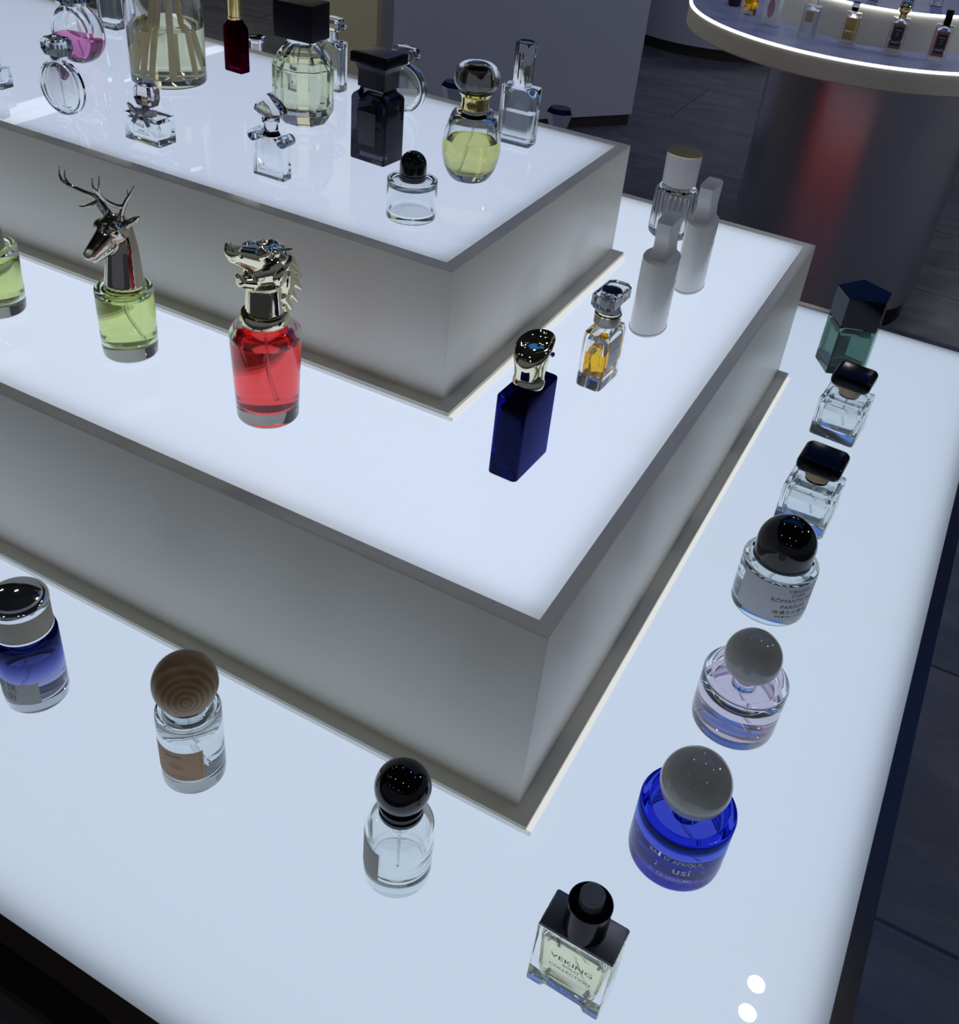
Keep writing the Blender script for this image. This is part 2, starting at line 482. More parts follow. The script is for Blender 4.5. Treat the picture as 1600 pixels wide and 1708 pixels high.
# downlights: a grid of recessed twin spots
def make_downlight():
    t = thing('downlight', 'x', 'ceiling light', (0, 0, Z_CEIL))
    bm = BM(); add_stack(bm, box_rows(110, 210, -8, 0, 6, 1)); obj('housing', bm, 'trimring', t)
    for s in (-1, 1):
        obj('lens', lathe([(0, -11), (22, -11), (24, -9), (24, -8), (0, -8)], n=32), 'lamp', t, loc=(0, s * .045, 0))
    return t
first = make_downlight(); k = 0
for iy, y in enumerate((-2.75, -.85, 1.24, 4.55, 6.6, 8.7)):
    for ix, x in enumerate((-3.6, -2.3, -.97, .37, 1.46)):
        if iy >= 4 and ix != 3: continue
        if k == 0: o = first
        else:
            o = first.copy(); COL.objects.link(o)
            for ch in list(first.children):
                c = ch.copy(); COL.objects.link(c); c.parent = o
        o.location = (x, y, Z_CEIL); o['group'] = 'recessed twin downlights'; o['label'] = 'small recessed twin downlight in the dark ceiling'; k += 1

# ------------------------------------------------------------------ stepped display
A_, B_, DT = .20957, .21360, .42223
WM, WT, FM, FT, DM = .01303, .01324, .01430, .01500, .83957

def lightbox(parent, x0, x1, y0, y1, z, em):
    """milky sheet with the backlight under it"""
    bm = BM(); v = [bm.verts.new(q) for q in ((x0, y0, z), (x1, y0, z), (x1, y1, z), (x0, y1, z))]; bm.faces.new(v)
    p = obj('light_panel', bm, 'acrylic', parent, smooth=None)
    g = .007; zz = z - .012
    bm = BM(); v = [bm.verts.new(q) for q in ((x0 + g, y0 + g, zz), (x1 - g, y0 + g, zz), (x1 - g, y1 - g, zz), (x0 + g, y1 - g, zz))]; bm.faces.new(v)
    obj('backlight', bm, em, p, smooth=None)
    bm = BM()
    add_bar(bm, x0, x1, y0, y1, zz - .006, zz - .002)
    obj('backing_board', bm, 'white', p, smooth=None)
    return p

def riser(name, label, x0, x1, y0, y1, zb, zt, w, f, em):
    t = thing(name, label, 'display riser', ((x0 + x1) / 2, (y0 + y1) / 2, zb))
    X0, X1, Y0, Y1 = (x0 - x1) / 2, (x1 - x0) / 2, (y0 - y1) / 2, (y1 - y0) / 2; h = zt - zb
    bm = BM()
    def ring(xa, xb, ya, yb, z): return [bm.verts.new(q) for q in ((xa, ya, z), (xb, ya, z), (xb, yb, z), (xa, yb, z))]
    r = [ring(X0, X1, Y0, Y1, .0006), ring(X0, X1, Y0, Y1, h), ring(X0 + w, X1 - w, Y0 + w, Y1 - w, h), ring(X0 + w, X1 - w, Y0 + w, Y1 - w, h - .03)]
    for a, b in zip(r[:-1], r[1:]):
        for i in range(4): bm.faces.new([a[i], a[(i + 1) % 4], b[(i + 1) % 4], b[i]])
    es = [e for e in bm.edges if (abs(e.verts[0].co.z - e.verts[1].co.z) > .05) or (e.verts[0].co.z > h - 1e-6 and e.verts[1].co.z > h - 1e-6 and abs(abs(e.verts[0].co.x) - X1) < 1e-6 and abs(abs(e.verts[1].co.x) - X1) < 1e-6) or (e.verts[0].co.z > h - 1e-6 and e.verts[1].co.z > h - 1e-6 and abs(abs(e.verts[0].co.y) - Y1) < 1e-6 and abs(abs(e.verts[1].co.y) - Y1) < 1e-6)]
    bmesh.ops.bevel(bm, geom=es, offset=.0011, segments=3, profile=.5, affect='EDGES')
    obj('box_frame', bm, 'paint', t, smooth=.7)
    bm = BM()   # flange round the foot
    zf0, zf1 = .0032, .0072
    for q in ((X0 - f, X1 + f, Y0 - f, Y0), (X1, X1 + f, Y0, Y1), (X0 - f, X0, Y0, Y1)):
        add_bar(bm, q[0], q[1], q[2], q[3], zf0, zf1)
    obj('base_flange', bm, 'flange', t, smooth=None)
    bm = BM()
    e = .0045
    xa, xb, ya, yb = X1 + f - .001, X1 + f + e, Y0 - f - .0015, Y0 - f + .001
    q = [bm.verts.new(c) for c in ((X0 - f, ya, .0031), (xb, ya, .0031), (xb, yb, .0031), (xa, yb, .0031), (X0 - f, yb, .0031))]
    lo = [bm.verts.new((v.co.x, v.co.y, .0003)) for v in q]
    bm.faces.new(q)
    for i in (0, 1): bm.faces.new([lo[i], lo[i + 1], q[i + 1], q[i]])
    obj('edge_strip', bm, 'edge', t, smooth=None)
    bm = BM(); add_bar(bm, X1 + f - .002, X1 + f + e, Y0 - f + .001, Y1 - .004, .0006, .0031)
    obj('leak_glow_strip', bm, 'leak_glow', t, smooth=None, label='white strip along the right foot, glow put in for leaking panel light')  # no lamp: emission stands in for panel light leaking past the flange
    lightbox(t, X0 + w, X1 - w, Y0 + w, Y1 - w, h - .0012, em)
    return t

# table
Rr, Ff, Bb, XL = .26349, -.27032, 1.08290, -1.75
t = thing('display_table', 'large dark-framed table with a glowing white top under the stepped risers', 'display table', ((XL + Rr) / 2, (Ff + Bb) / 2, 0))
ox, oy = (XL + Rr) / 2, (Ff + Bb) / 2
rim = .0141
bm = BM()
zt = Z_TABLE + .0012
for q in ((XL - rim - ox, Rr + rim - ox, Ff - rim - oy, Ff - oy), (XL - rim - ox, Rr + rim - ox, Bb - oy, Bb + rim - oy), (Rr - ox, Rr + rim - ox, Ff - oy, Bb - oy), (XL - rim - ox, XL - ox, Ff - oy, Bb - oy)):
    add_bar(bm, q[0], q[1], q[2], q[3], Z_TABLE - .09, zt)
obj('table_frame', bm, 'brown', t, smooth=None)
bm = BM(); add_bar(bm, XL + .02 - ox, Rr - .03 - ox, Ff + .03 - oy, Bb - .03 - oy, .0, Z_TABLE - .0905); obj('table_body', bm, 'smoked', t, smooth=None)
bm = BM(); add_bar(bm, XL - rim - ox, Rr + rim - ox, Ff - .0335 - oy, Ff - rim - .0002 - oy, Z_TABLE - .05, Z_TABLE - .001); obj('glass_skirt', bm, 'smoked', t, smooth=None)
bm = BM(); add_bar(bm, XL - rim - ox, Rr + rim - ox, Ff - .0375 - oy, Ff - .0337 - oy, Z_TABLE - .05, Z_TABLE - .0005); obj('edge_trim', bm, 'brown', t, smooth=None)
bm = BM(); add_bar(bm, -1.70 - ox, .22 - ox, Bb - .0298 - oy, Bb - .024 - oy, .012, .26); obj('red_reflection_panel', bm, 'red', t, smooth=None, label='unseen red panel added on the rear side for the red reflection in the column')  # unseen glowing panel, added so the steel column reflects red
bm = BM(); add_bar(bm, -1.3 - ox, .23 - ox, Bb - .0298 - oy, Bb - .022 - oy, .27, .278); obj('white_reflection_line', bm, 'led', t, smooth=None, label='unseen white line added above the red panel for the column reflection')  # unseen glowing line, added for a bright streak in the column's reflection
lightbox(t, XL - ox, Rr - ox, Ff - oy, Bb - oy, Z_TABLE, 'back_table')
riser('display_riser', 'wide white riser box standing on the dark-framed table', -1.55, 0, 0, DM, Z_TABLE, Z_MID, WM, FM, 'back_mid')
riser('display_riser', 'smaller white riser box forming the topmost tier', -1.38, -A_, B_, B_ + DT, Z_MID - .001, Z_TOP, WT, FT, 'back_top')

G = .0002
def P(x, y, z): return (x, y, z + G)
TB, MD, TP = Z_TABLE, Z_MID - .0012, Z_TOP - .0012

# ------------------------------------------------------------------ perfume bottles on the table (front row)
def bottle(label, x, y, z, rot=0, group=None, name='perfume_bottle', cat='perfume bottle'):
    return thing(name, label, cat, P(x, y, z), rot, group)

# navy fading bottle, far left
t = bottle('navy fading bottle with a taupe and chrome cap and a worn handwritten sticker, front left', -.4120, -.1137, TB)
inn = [(0, 11), (21.5, 11.5), (23.2, 14), (23.2, 66), (21, 70), (8, 72), (0, 72)]
obj('glass_body', shell([(0, 0), (24.6, 0)] + arc(24.6, 2, 2, -90, 0, 4) + arc(23.5, 72.5, 3, 0, 90, 4) + [(16, 75.2), (12, 74), (11, 77), (0, 77)], inn), 'navy_glass', t)
obj('liquid', lathe(fillp(inn, 58)), 'water', t)
c = obj('cap', lathe([(20.5, 82), (24.3, 82)] + [(24.3, 83), (24.3, 106), (23.6, 106.4), (20, 106.4)]), 'taupe', t, label='taupe fabric-like cap sleeve')
obj('cap_top', lathe([(0, 105)] + [(24.5, 105.5), (24.8, 107)] + arc(21.8, 110, 3, 0, 60, 5) + [(22.2, 113), (20.5, 113.2), (19.5, 115.2), (12, 117.2), (0, 118)]), 'chrome', c, label='domed chrome top')
obj('cap_ring', lathe([(10, 77), (21, 77.2), (23.2, 78), (24.6, 80), (24.6, 82.1), (10, 82.2)]), 'chrome', c, label='chrome ring')
l = obj('label', wrap(26.65, -118, -31, 12.5, 36.5), 'tape', t, label='torn greyish paper sticker')
obj('lettering', lettering([('琪', 10.5, 1.5, 31, .9), ('玫', 10.5, -9.5, 31, .9), ('街', 10.5, 0, 20.5, .9), ('刀', 10, -10.5, 20.5, .9)], on_cyl(26.85, -82)), 'ink', l)
spray(t, 74, 13, (-8, -4))

# wooden ball
t = bottle('clear cylinder bottle with a wooden ball cap and a tan paper label', -.2451, -.1048, TB)
inn = [(0, 13), (20.5, 13.5), (22.4, 16), (22.4, 64), (20, 68), (9, 69.5), (0, 69.5)]
obj('glass_body', shell([(0, .6), (20, 0), (23.2, 0)] + arc(23.4, 2, 2, -90, 0, 4) + [(25.6, 8)] + arc(23.1, 74.2, 2.5, 0, 90, 4) + [(21.6, 76), (20.4, 72.5), (12, 71.5), (10, 72), (0, 72)], inn), 'clear', t)
obj('liquid', lathe(fillp(inn, 60)), 'water', t)
obj('collar', shell([(0, 72.2), (19.6, 72.2), (19.9, 74), (19.9, 87), (18.5, 88), (0, 88)], [(0, 74), (10.5, 74), (10.5, 85), (0, 86)]), 'clear_thick', t, label='clear plastic collar')
obj('cap', ball((0, 0, 0), 25.2), 'wood', t, loc=(0, 0, .1040), label='turned wooden ball cap with growth rings')
l = obj('label', wrap(25.65, -128, -27, 19, 52, n=28), 'craft', t, label='tan paper label')
bm = lettering([('SENIORA', 3.6, -2, 46.5), ('Pure parfum', 2.3, 0, 36.5), ('Eau de parfum', 1.9, 1.5, 33.6), ('50ml  1.7oz', 1.9, 1, 24)], on_cyl(25.85, -76))
for (a0, a1, z0, z1) in ((-122, -32.4, 21.4, 21.6), (-32.6, -32.2, 21.4, 50)):
    add_loft(bm, [[(25.87 * math.cos(math.radians(a)), 25.87 * math.sin(math.radians(a)), z) for z in (z0, z1)] for a in [a0 + (a1 - a0) * i / 20 for i in range(21)]], cap0=False, cap1=False)
obj('lettering', bm, 'ink_brown', l)
spray(t, 70, 15, (5, 5), 1.4)

# black ball, clear bottle
t = bottle('clear round-shouldered bottle with a glossy black ball cap, grey label on its side', -.0567, -.0935, TB)
inn = [(0, 12), (13, 12.4), (20.5, 16), (21.6, 20), (21.6, 48)] + arc(9, 52, 12.6, 10, 80, 5) + [(7, 69), (0, 69)]
obj('glass_body', shell([(0, .6), (19, 0), (23.5, 0)] + arc(23.4, 2.2, 2.2, -90, 0, 4) + [(26, 9), (26, 52)] + arc(9, 55, 17, 4, 78, 9) + [(11.5, 74), (0, 74)], inn), 'clear', t)
obj('liquid', lathe(fillp(inn, 15.5)), 'water', t)
c = obj('cap', ball((0, 0, 0), 20.5, 64), 'blackgl', t, loc=(0, 0, .1005), label='glossy black ball cap')
obj('collar', lathe([(0, 72), (15.6, 72), (16.4, 73), (16.4, 76), (15.2, 77.3), (15.2, 78.5), (16.5, 80), (16.2, 82.5), (14.5, 84), (0, 84)]), 'blackgl', t, label='stepped black collar rings')
l = obj('label', wrap(26.1, -176, -93, 17, 50), 'greylabel', t, label='warm grey paper label turned away to the left')
spray(t, 70, 14, (3, -5))

# blue violet bottle with a grey ball
def ball_jar(label, x, y, r, h, br, bz, gmat, lmat, level, capmat='greycap'):
    t = bottle(label, x, y, TB)
    inn = [(0, 9.5), (r - 6.5, 9.8), (r - 4, 12.5), (r - 4, h - 22), (r - 7, h - 16), (12, h - 14.5), (0, h - 14.5)]
    obj('glass_body', shell([(0, 1), (r - 7, .3), (r - 4, 0)] + arc(r - 3.6, 3, 3, -90, 0, 4) + [(r, 8)] + arc(r - 2, h - 2, 2, 0, 90, 4) + arc(r - 6.5, h - 2, 2, 90, 180, 4) + [(r - 9, h - 7), (r - 12, h - 10.5), (14, h - 11.5), (11, h - 10.5), (11, h - 4), (0, h - 4)], inn), gmat, t)
    obj('liquid', lathe(fillp(inn, level)), lmat, t)
    obj('collar', lathe([(0, h - 4), (9, h - 4), (9, bz - br + 4), (0, bz - br + 4)]), 'whitecap', t)
    obj('cap', ball((0, 0, 0), br, 64), capmat, t, loc=(0, 0, bz * MM))
    return t
t = ball_jar('blue to violet bottle with a glossy grey ball cap and silver lettering', .1233, .0348, 37.4, 60, 27.2, 86, 'blue_glass', 'violet', 38)
obj('lettering', lettering([("BAL, D' AFRIQUE", 5.6, 0, 37.5, 1.02), ('usi', 11.5, 7, 27.5, 1.15), ('E.  DE PARFUME', 4.2, 0, 16.8, 1.15)], on_cyl(37.55, -81), .006), 'ink_silver', t)
spray(t, 50, 12, (18, -6), 1.5)
t = ball_jar('pale lilac clear bottle with a glossy grey ball cap', .1250, .1916, 37.8, 57, 25.0, 81, 'clear', 'lilac', 35)
spray(t, 47, 12, (14, -10), 1.5)

# dome cap bottle with the big label
t = bottle('squat clear bottle with a black dome cap and a wide grey printed label', .1118, .3640, TB)
r = 38.1
inn = [(0, 8.5), (33, 8.8), (34.8, 11), (34.8, 48), (32, 52), (10, 53.5), (0, 53.5)]
obj('glass_body', shell([(0, .8), (33, 0), (34.8, 0)] + arc(34.9, 3.2, 3.2, -90, 0, 4) + arc(36.1, 57.5, 2, 0, 90, 4) + [(33, 59.4), (31, 58), (12, 57.6), (11, 60), (0, 60)], inn), 'clear', t)
obj('liquid', lathe(fillp(inn, 43)), 'water', t)
obj('cap', lathe([(0, 61), (28.4, 61), (29.4, 61.8), (29.5, 63), (29.5, 79)] + arc(0, 80, 29.5, 0, 90, 16)), 'blackgl', t, label='glossy black dome cap')
l = obj('label', wrap(38.2, -136, -2, 10, 55.5, n=40), 'paper', t, label='wide grey-white label')
obj('lettering', lettering([('YIBAIFEN', 5.9, 3.5, 49.3, 1.08), ('忆佰份', 5.0, 3.2, 43.4, 1.1), ('RÔMANTICISM', 6.6, 0, 36.6, 1.1), ('PARFUM', 6.8, 1, 28.3, 1.1), ('浪漫主义香水', 5.0, 0, 21, 1.3), ('净含量 50ml  1.7 Fl.oz', 3.0, 0, 15.2, 1.15)], on_cyl(38.42, -47), .008), 'ink', l)
spray(t, 56, 11, (-10, -12), 1.6)

# the two square bottles with black rounded caps
def square_black(label, x, y, rot, liq=None):
    t = bottle(label, x, y, TB, rot)
    bm = BM()
    add_stack(bm, [(54, 51, 4, 0), (57.5, 54.5, 4, 1.5), (58.5, 56, 4, 5), (58.5, 56, 3, 54), (57, 54.5, 3, 56.5), (44, 42, 14, 57.6), (26, 26, 12.5, 58.5), (24, 24, 11.9, 62), (22, 22, 10.9, 62)])
    add_stack(bm, [(40, 38, 8, 13), (46, 43, 6, 15.5), (47, 44, 5, 20), (49, 46, 5, 48), (44, 41, 9, 53), (20, 20, 9, 55)], flip=True)
    obj('glass_body', bm, 'clear', t)
    bm = BM(); add_stack(bm, [(40.2, 38.2, 8, 12.9), (46.2, 43.2, 6, 15.4), (47.2, 44.2, 5, 20), (48.4, 45.4, 5, 40)]); obj('liquid', bm, 'water', t)
    bm = BM(); add_lathe(bm, [(0, 62), (13.6, 62), (14.6, 63.5), (14.6, 72), (13, 76), (0, 77)], n=16)
    obj('collar', bm, 'tancap', t, label='pale gold fluted collar')
    obj('cap', rbox(50, 51, 76, 92, 9, 5.5, n=8), 'black', t, label='flat black rounded square cap', smooth=.9)
    spray(t, 58, 17, (6, 9), 1.3)
    return t
square_black('square clear bottle with a flat black cap, nearest the dark green faceted bottle', .1046, .7385, -4.5)
square_black('square clear bottle with a flat black cap, just behind the black dome cap bottle', .1113, .5255, -3)

# pentagonal dark bottle
t = bottle('grey-green glass pentagonal bottle with a tall black faceted cap, at the back right', .070, .925, TB)
pent = [(-.0353, -.0005), (-.0115, -.0385), (.0352, -.0185), (.0362, .0215), (-.0065, .0418)]
def pring(s, z): return [(x * 1000 * s, y * 1000 * s, z) for x, y in pent]
bm = BM(); add_loft(bm, [pring(.97, 0), pring(1, 1.2), pring(1, 74), pring(.9, 75)]); add_loft(bm, [pring(.80, 11), pring(.86, 14), pring(.86, 66), pring(.6, 72)], flip=True)
obj('glass_body', bm, 'green_glass', t, smooth=None)
bm = BM(); add_loft(bm, [pring(.803, 10.9), pring(.863, 14), pring(.863, 62)]); obj('liquid', bm, 'pale_green', t, smooth=None)
bm = BM(); add_loft(bm, [pring(1, 75.6), pring(1, 120)]); bevel(bm, .5, 2, .4)
obj('cap', bm, 'lacquer', t, smooth=None, label='tall black pentagonal cap')

# box bottle front right, black plate and round cap
t = bottle('yellowish rectangular bottle with a black top plate and round black cap, nearest corner', .0934, -.1030, TB, -2)
bm = BM()
add_prism_y(bm, [(-27.6, 0), (-16.5, 0), (-14, 5), (14, 5), (16.5, 0), (27.6, 0), (27.6, 69.2), (-27.6, 69.2)], -15.2, 15.2); bevel(bm, 1.0, 3, .4)
add_stack(bm, [(36, 17, 5, 14), (41, 20, 4, 16), (43, 21, 4, 22), (47, 23, 4, 58), (44, 20, 6, 63), (20, 12, 5, 65)], flip=True)
obj('glass_body', bm, 'clear', t)
bm = BM(); add_stack(bm, [(36.3, 17.3, 5, 13.9), (41.3, 20.3, 4, 15.9), (43.3, 21.3, 4, 22), (46.9, 22.9, 4, 55)]); obj('liquid', bm, 'straw', t)
p = obj('top_plate', rbox(53.6, 28.6, 69.3, 71.0, 1.2, .3), 'blacktop', t, label='black plate with a thin silver edge')
obj('plate_edge', rbox(54.6, 29.6, 68.9, 69.6, 1.2, .2), 'chrome', p)
c = obj('cap', lathe([(0, 71), (14.4, 71), (15, 71.6), (15, 99), (14.4, 99.8), (9.2, 99.8), (9.2, 96), (0, 96)]), 'black', t, label='round black cap')
obj('button', lathe([(0, 96), (8.3, 96), (8.3, 108.2), (7.8, 108.8), (0, 108.8)]), 'button', c, label='brushed grey disc on a stem')
obj('lettering', lettering([('VEKING', 6.4, 1.5, 46, 1.4), ('SOLO', 4.0, 1.5, 40.6, 1.2), ('COLLECTION', 3.9, 1.5, 35, 1.3), ('EAU DE PARFUM', 3.0, 0, 11.0, 1.45)], lambda u, v: (u, -15.32, v), .02), 'ink', t)
spray(t, 66, 17, (15, 1), 1.1)

# ------------------------------------------------------------------ middle tier, front row
def green_body(t, liq, level=62):
    inn = [(0, 14), (20, 14.6), (22.6, 18), (22.8, 58), (20, 63), (9, 65), (0, 65)]
    obj('glass_body', shell([(0, .8), (20, 0), (22.8, 0)] + arc(22.9, 2.4, 2.4, -90, 0, 4) + [(26, 12), (26.6, 62)] + arc(23.6, 66.4, 3, 0, 90, 5) + [(20.5, 69), (20, 66.5), (12, 66.5), (0, 66.5)], inn), 'clear', t)
    obj('liquid', lathe(fillp(inn, level)), liq, t)

t = bottle('green perfume bottle cut off by the left edge of the photo', -.6623, .1074, MD)
green_body(t, 'green_liq', 57)
obj('cap', lathe([(0, 66.6), (15.5, 66.6), (16, 68), (15.2, 84), (14.2, 86), (0, 88)]), 'taupe', t, label='taupe cap')
t = bottle('green perfume bottle with a metal stag head stopper', -.5030, .1226, MD)
green_body(t, 'green_liq', 61)
spray(t, 64, 17, (12, 4))
bm = BM()
add_capsule(bm, (0, 2, 72), 18, (0, 4, 106), 14.5); add_capsule(bm, (0, 4, 106), 14.5, (0, 4, 122), 12)
add_ball(bm, (0, -3, 127), (13, 16, 13)); add_capsule(bm, (0, -12, 123), 10, (0, -31, 113), 6.6)
add_capsule(bm, (0, -6, 115), 8, (0, -27, 107), 4.6); add_ball(bm, (0, -34.5, 112.5), (5.6, 4.5, 4.8))
for s in (-1, 1):
    add_ball(bm, (s * 9, -9, 131), (5, 7, 4.5)); add_capsule(bm, (s * 11, 4, 132), 4, (s * 20, 5, 138), 3.2); add_capsule(bm, (s * 20, 5, 138), 3.2, (s * 26, 3, 143), 1.2)
    add_capsule(bm, (s * 6, 0, 135), 4, (s * 8, 0, 140), 3)
bmesh.ops.bisect_plane(bm, geom=list(bm.verts) + list(bm.edges) + list(bm.faces), plane_co=(0, 0, .0666), plane_no=(0, 0, -1), clear_outer=True)
bmesh.ops.holes_fill(bm, edges=[e for e in bm.edges if e.is_boundary])
h = obj('stag_head', bake_blob(bm, .75, 8), 'dark_gold', t, label='mirror-bright metal stag head', smooth=3)
for s in (-1, 1):
    obj('eye', ball((s * 12.4, -12, 129), 2.0, 16), 'blackgl', h)
add = BM()
add_tube(add, [(-7, 0, 137), (-13, 0, 145), (-20, -1, 151), (-32, -1, 151.5), (-44, 0, 152), (-56, 0, 153)], [2.8, 2.6, 2.4, 2.0, 1.9, 1.7])
add_tube(add, [(-55, 0, 153), (-61, 0, 156), (-63, 1, 161), (-61.5, 1, 167)], [1.7, 1.5, 1.0, .4])
add_tube(add, [(-50, 0, 152.6), (-55, 1, 155), (-56.5, 1, 160), (-55.5, 1, 165.5)], [1.6, 1.3, .9, .4])
add_tube(add, [(-17, -1, 147), (-22, -6, 144), (-27, -9, 142), (-31, -11, 142)], [2.1, 1.7, 1.1, .4])
obj('antler', add, 'dark_gold', h, label='antler sweeping to the left', smooth=3)
add = BM()
add_tube(add, [(6, 0, 137), (10, 0, 145), (13, 0, 151), (17.5, 0, 158), (22, 0, 164), (26.3, 1, 172)], [2.8, 2.4, 2.2, 1.9, 1.3, .4])
add_tube(add, [(16.5, 0, 156), (19, 0, 161), (18.7, 0, 167)], [1.6, 1.1, .4])
add_tube(add, [(12, -1, 150), (10, -8, 153), (7, -16, 160), (8, -22, 168), (7, -26, 174), (6.8, -26, 182)], [2.1, 1.9, 1.8, 1.6, 1.1, .4])
add_tube(add, [(7.8, -21, 167), (10.5, -23, 175), (11.3, -22, 184)], [1.5, 1.0, .4])
obj('antler', add, 'dark_gold', h, label='antler with tines bending forward', smooth=3)
obj('neck_ring', lathe([(17.6, 66.6), (19.6, 66.6), (19.6, 67.6), (17.6, 67.8)]), 'pale_gold', h)

# red bottle with the dragon-like head
t = bottle('red perfume bottle with a pale gold open-mouthed beast head stopper', -.3323, .1135, MD)
inn = [(0, 13), (21, 13.6), (24.5, 17), (27.6, 78)] + arc(17.6, 80, 10, 0, 70, 5) + [(12, 92), (0, 92)]
obj('glass_body', shell([(0, .8), (22, 0), (24.6, 0)] + arc(24.8, 2.6, 2.6, -90, 0, 4) + [(30.8, 82)] + arc(24.8, 83, 6, 0, 55, 5) + [(21.5, 92.5), (18, 94), (0, 94)], inn), 'clear', t)
obj('liquid', lathe(fillp(inn, 78)), 'red_liq', t)
spray(t, 90, 16, (-4, 12), 1.3)
obj('collar', lathe([(0, 93.6), (20.6, 93.6), (21, 94.4), (20.4, 102), (19.5, 103.4), (0, 103.4)]), 'pale_gold', t)
bm = BM()
add_capsule(bm, (0, 1, 104), 17, (0, 1, 126), 15.5)
add_ball(bm, (0, 1, 143), (17, 20, 17)); add_ball(bm, (0, 6, 148), (14, 16, 14))
add_capsule(bm, (0, -4, 151), 11.5, (0, -33, 167), 7.6); add_ball(bm, (0, -37, 170), (7.5, 5, 6))
for s in (-1, 1):
    add_ball(bm, (s * 8, -8, 161), (5.5, 9, 5.5)); add_ball(bm, (s * 4, -36, 174), (3.2, 3.5, 3))
    add_ball(bm, (s * 15, 2, 139), (4, 9, 8)); add_capsule(bm, (s * 10, 4, 158), 4, (s * 14, 20, 156), 1.5)
    for (y0, z0, y1, z1, r) in ((14, 154, 33, 140, 4.5), (16, 147, 38, 129, 5), (16, 139, 38, 117, 5), (14, 130, 32, 108, 4.6), (12, 120, 27, 99, 4.2), (11, 112, 25, 90, 3.6)):
        add_capsule(bm, (s * 6, y0, z0), r + 2, (s * 7, y1, z1), 1.6); add_capsule(bm, (s * 12, y0 - 5, z0 - 2), r + 1.5, (s * 16, y1 - 8, z1), 1.5)
add_capsule(bm, (0, -4, 132), 10, (0, -27, 141), 5.0); add_capsule(bm, (0, -27, 141), 5, (0, -31, 147), 2.6)
for (y0, z0, y1, z1, r) in ((12, 160, 30, 152, 4), (16, 152, 38, 140, 4), (18, 144, 41, 124, 4.5)): add_capsule(bm, (0, y0, z0), r, (0, y1, z1), .9)
add_ball(bm, (0, -2, 131), (18, 17, 4.5))
for s in (-1, 1): add_ball(bm, (s * 11, 12, 132), (8, 10, 22)); add_ball(bm, (s * 8, 14, 112), (7, 7, 14))
bmesh.ops.bisect_plane(bm, geom=list(bm.verts) + list(bm.edges) + list(bm.faces), plane_co=(0, 0, .1030), plane_no=(0, 0, -1), clear_outer=True)
bmesh.ops.holes_fill(bm, edges=[e for e in bm.edges if e.is_boundary])
h = obj('beast_head', bake_blob(bm, .75, 5), 'pale_gold', t, label='pale gold beast head with an open jaw and a spiky mane', smooth=3)
for s in (-1, 1):
    obj('eye', ball((s * 13.2, -9.5, 156), 2.2, 16), 'blackgl', h)
    obj('ear', ball((s * 15.2, 12, 150), (3.4, 6, 4.2), 20), 'blackgl', h, label='dark hollow of the ear')

# ------------------------------------------------------------------ middle tier, right row
t = bottle('tall cobalt blue rectangular bottle with a slanted pale gold cap', -.1127, .1785, MD, -2.5)
bm = BM(); add_stack(bm, box_rows(27.9, 60.6, 0, 78.6, 4.5, 1.4))
obj('glass_body', bm, 'cobalt', t)
bm = BM(); add_stack(bm, [(16, 46, 5, 9), (20, 52, 5, 12), (20, 52, 5, 66), (12, 14, 5, 72)]); obj('liquid', bm, mat('blue_black_perfume', (.035, .04, .035), .3), t, label='near-black blue filling')
bm = BM(); rings = []
def tilt_ring(rx, ry, zc, ty, tx, cx=0, cyy=0, n=40, sag=0):
    return [(cx + rx * math.cos(2 * PI * i / n), cyy + ry * math.sin(2 * PI * i / n), zc + ty * ry * math.sin(2 * PI * i / n) + tx * rx * math.cos(2 * PI * i / n) + sag * math.cos(4 * PI * i / n)) for i in range(n)]
for rx, z, ty, tx, cyy, sag in ((12.6, 79, 0, 0, 0, 0), (13.4, 80, 0, 0, 0, 0), (13.4, 84.5, 0, 0, 0, 0), (12.8, 85.2, 0, 0, 0, 0), (12.6, 90, .05, 0, 0, 0), (13.0, 96, .25, .05, 0, 0), (14.2, 104, .45, .12, .5, .6), (15.6, 110, .55, .16, 1.2, 1.2), (16.2, 114, .6, .18, 1.8, 1.6), (16.0, 115.4, .6, .18, 2, 1.6), (14.2, 115.0, .42, .13, 2, 1.0), (12.0, 114.6, .24, .10, 2, .6), (8.6, 114.5, .13, .06, 2, .3), (8.3, 114.2, .13, .06, 2, .3), (8.0, 114.5, .13, .06, 2, .3), (4, 114.6, .12, .05, 2, .1), (.4, 114.6, .12, .05, 2, 0)):
    rings.append(tilt_ring(rx, rx, z, ty, tx, 0, cyy, 56, sag))
add_loft(bm, rings)
c = obj('cap', bm, 'pale_gold', t, smooth=1.0, label='pale gold cap with a slanted concave top')
obj('gem', ball((15.6, 5.5, 111), (1.6, 2.2, 2.2), 12), 'gem', c, label='small blue stone')

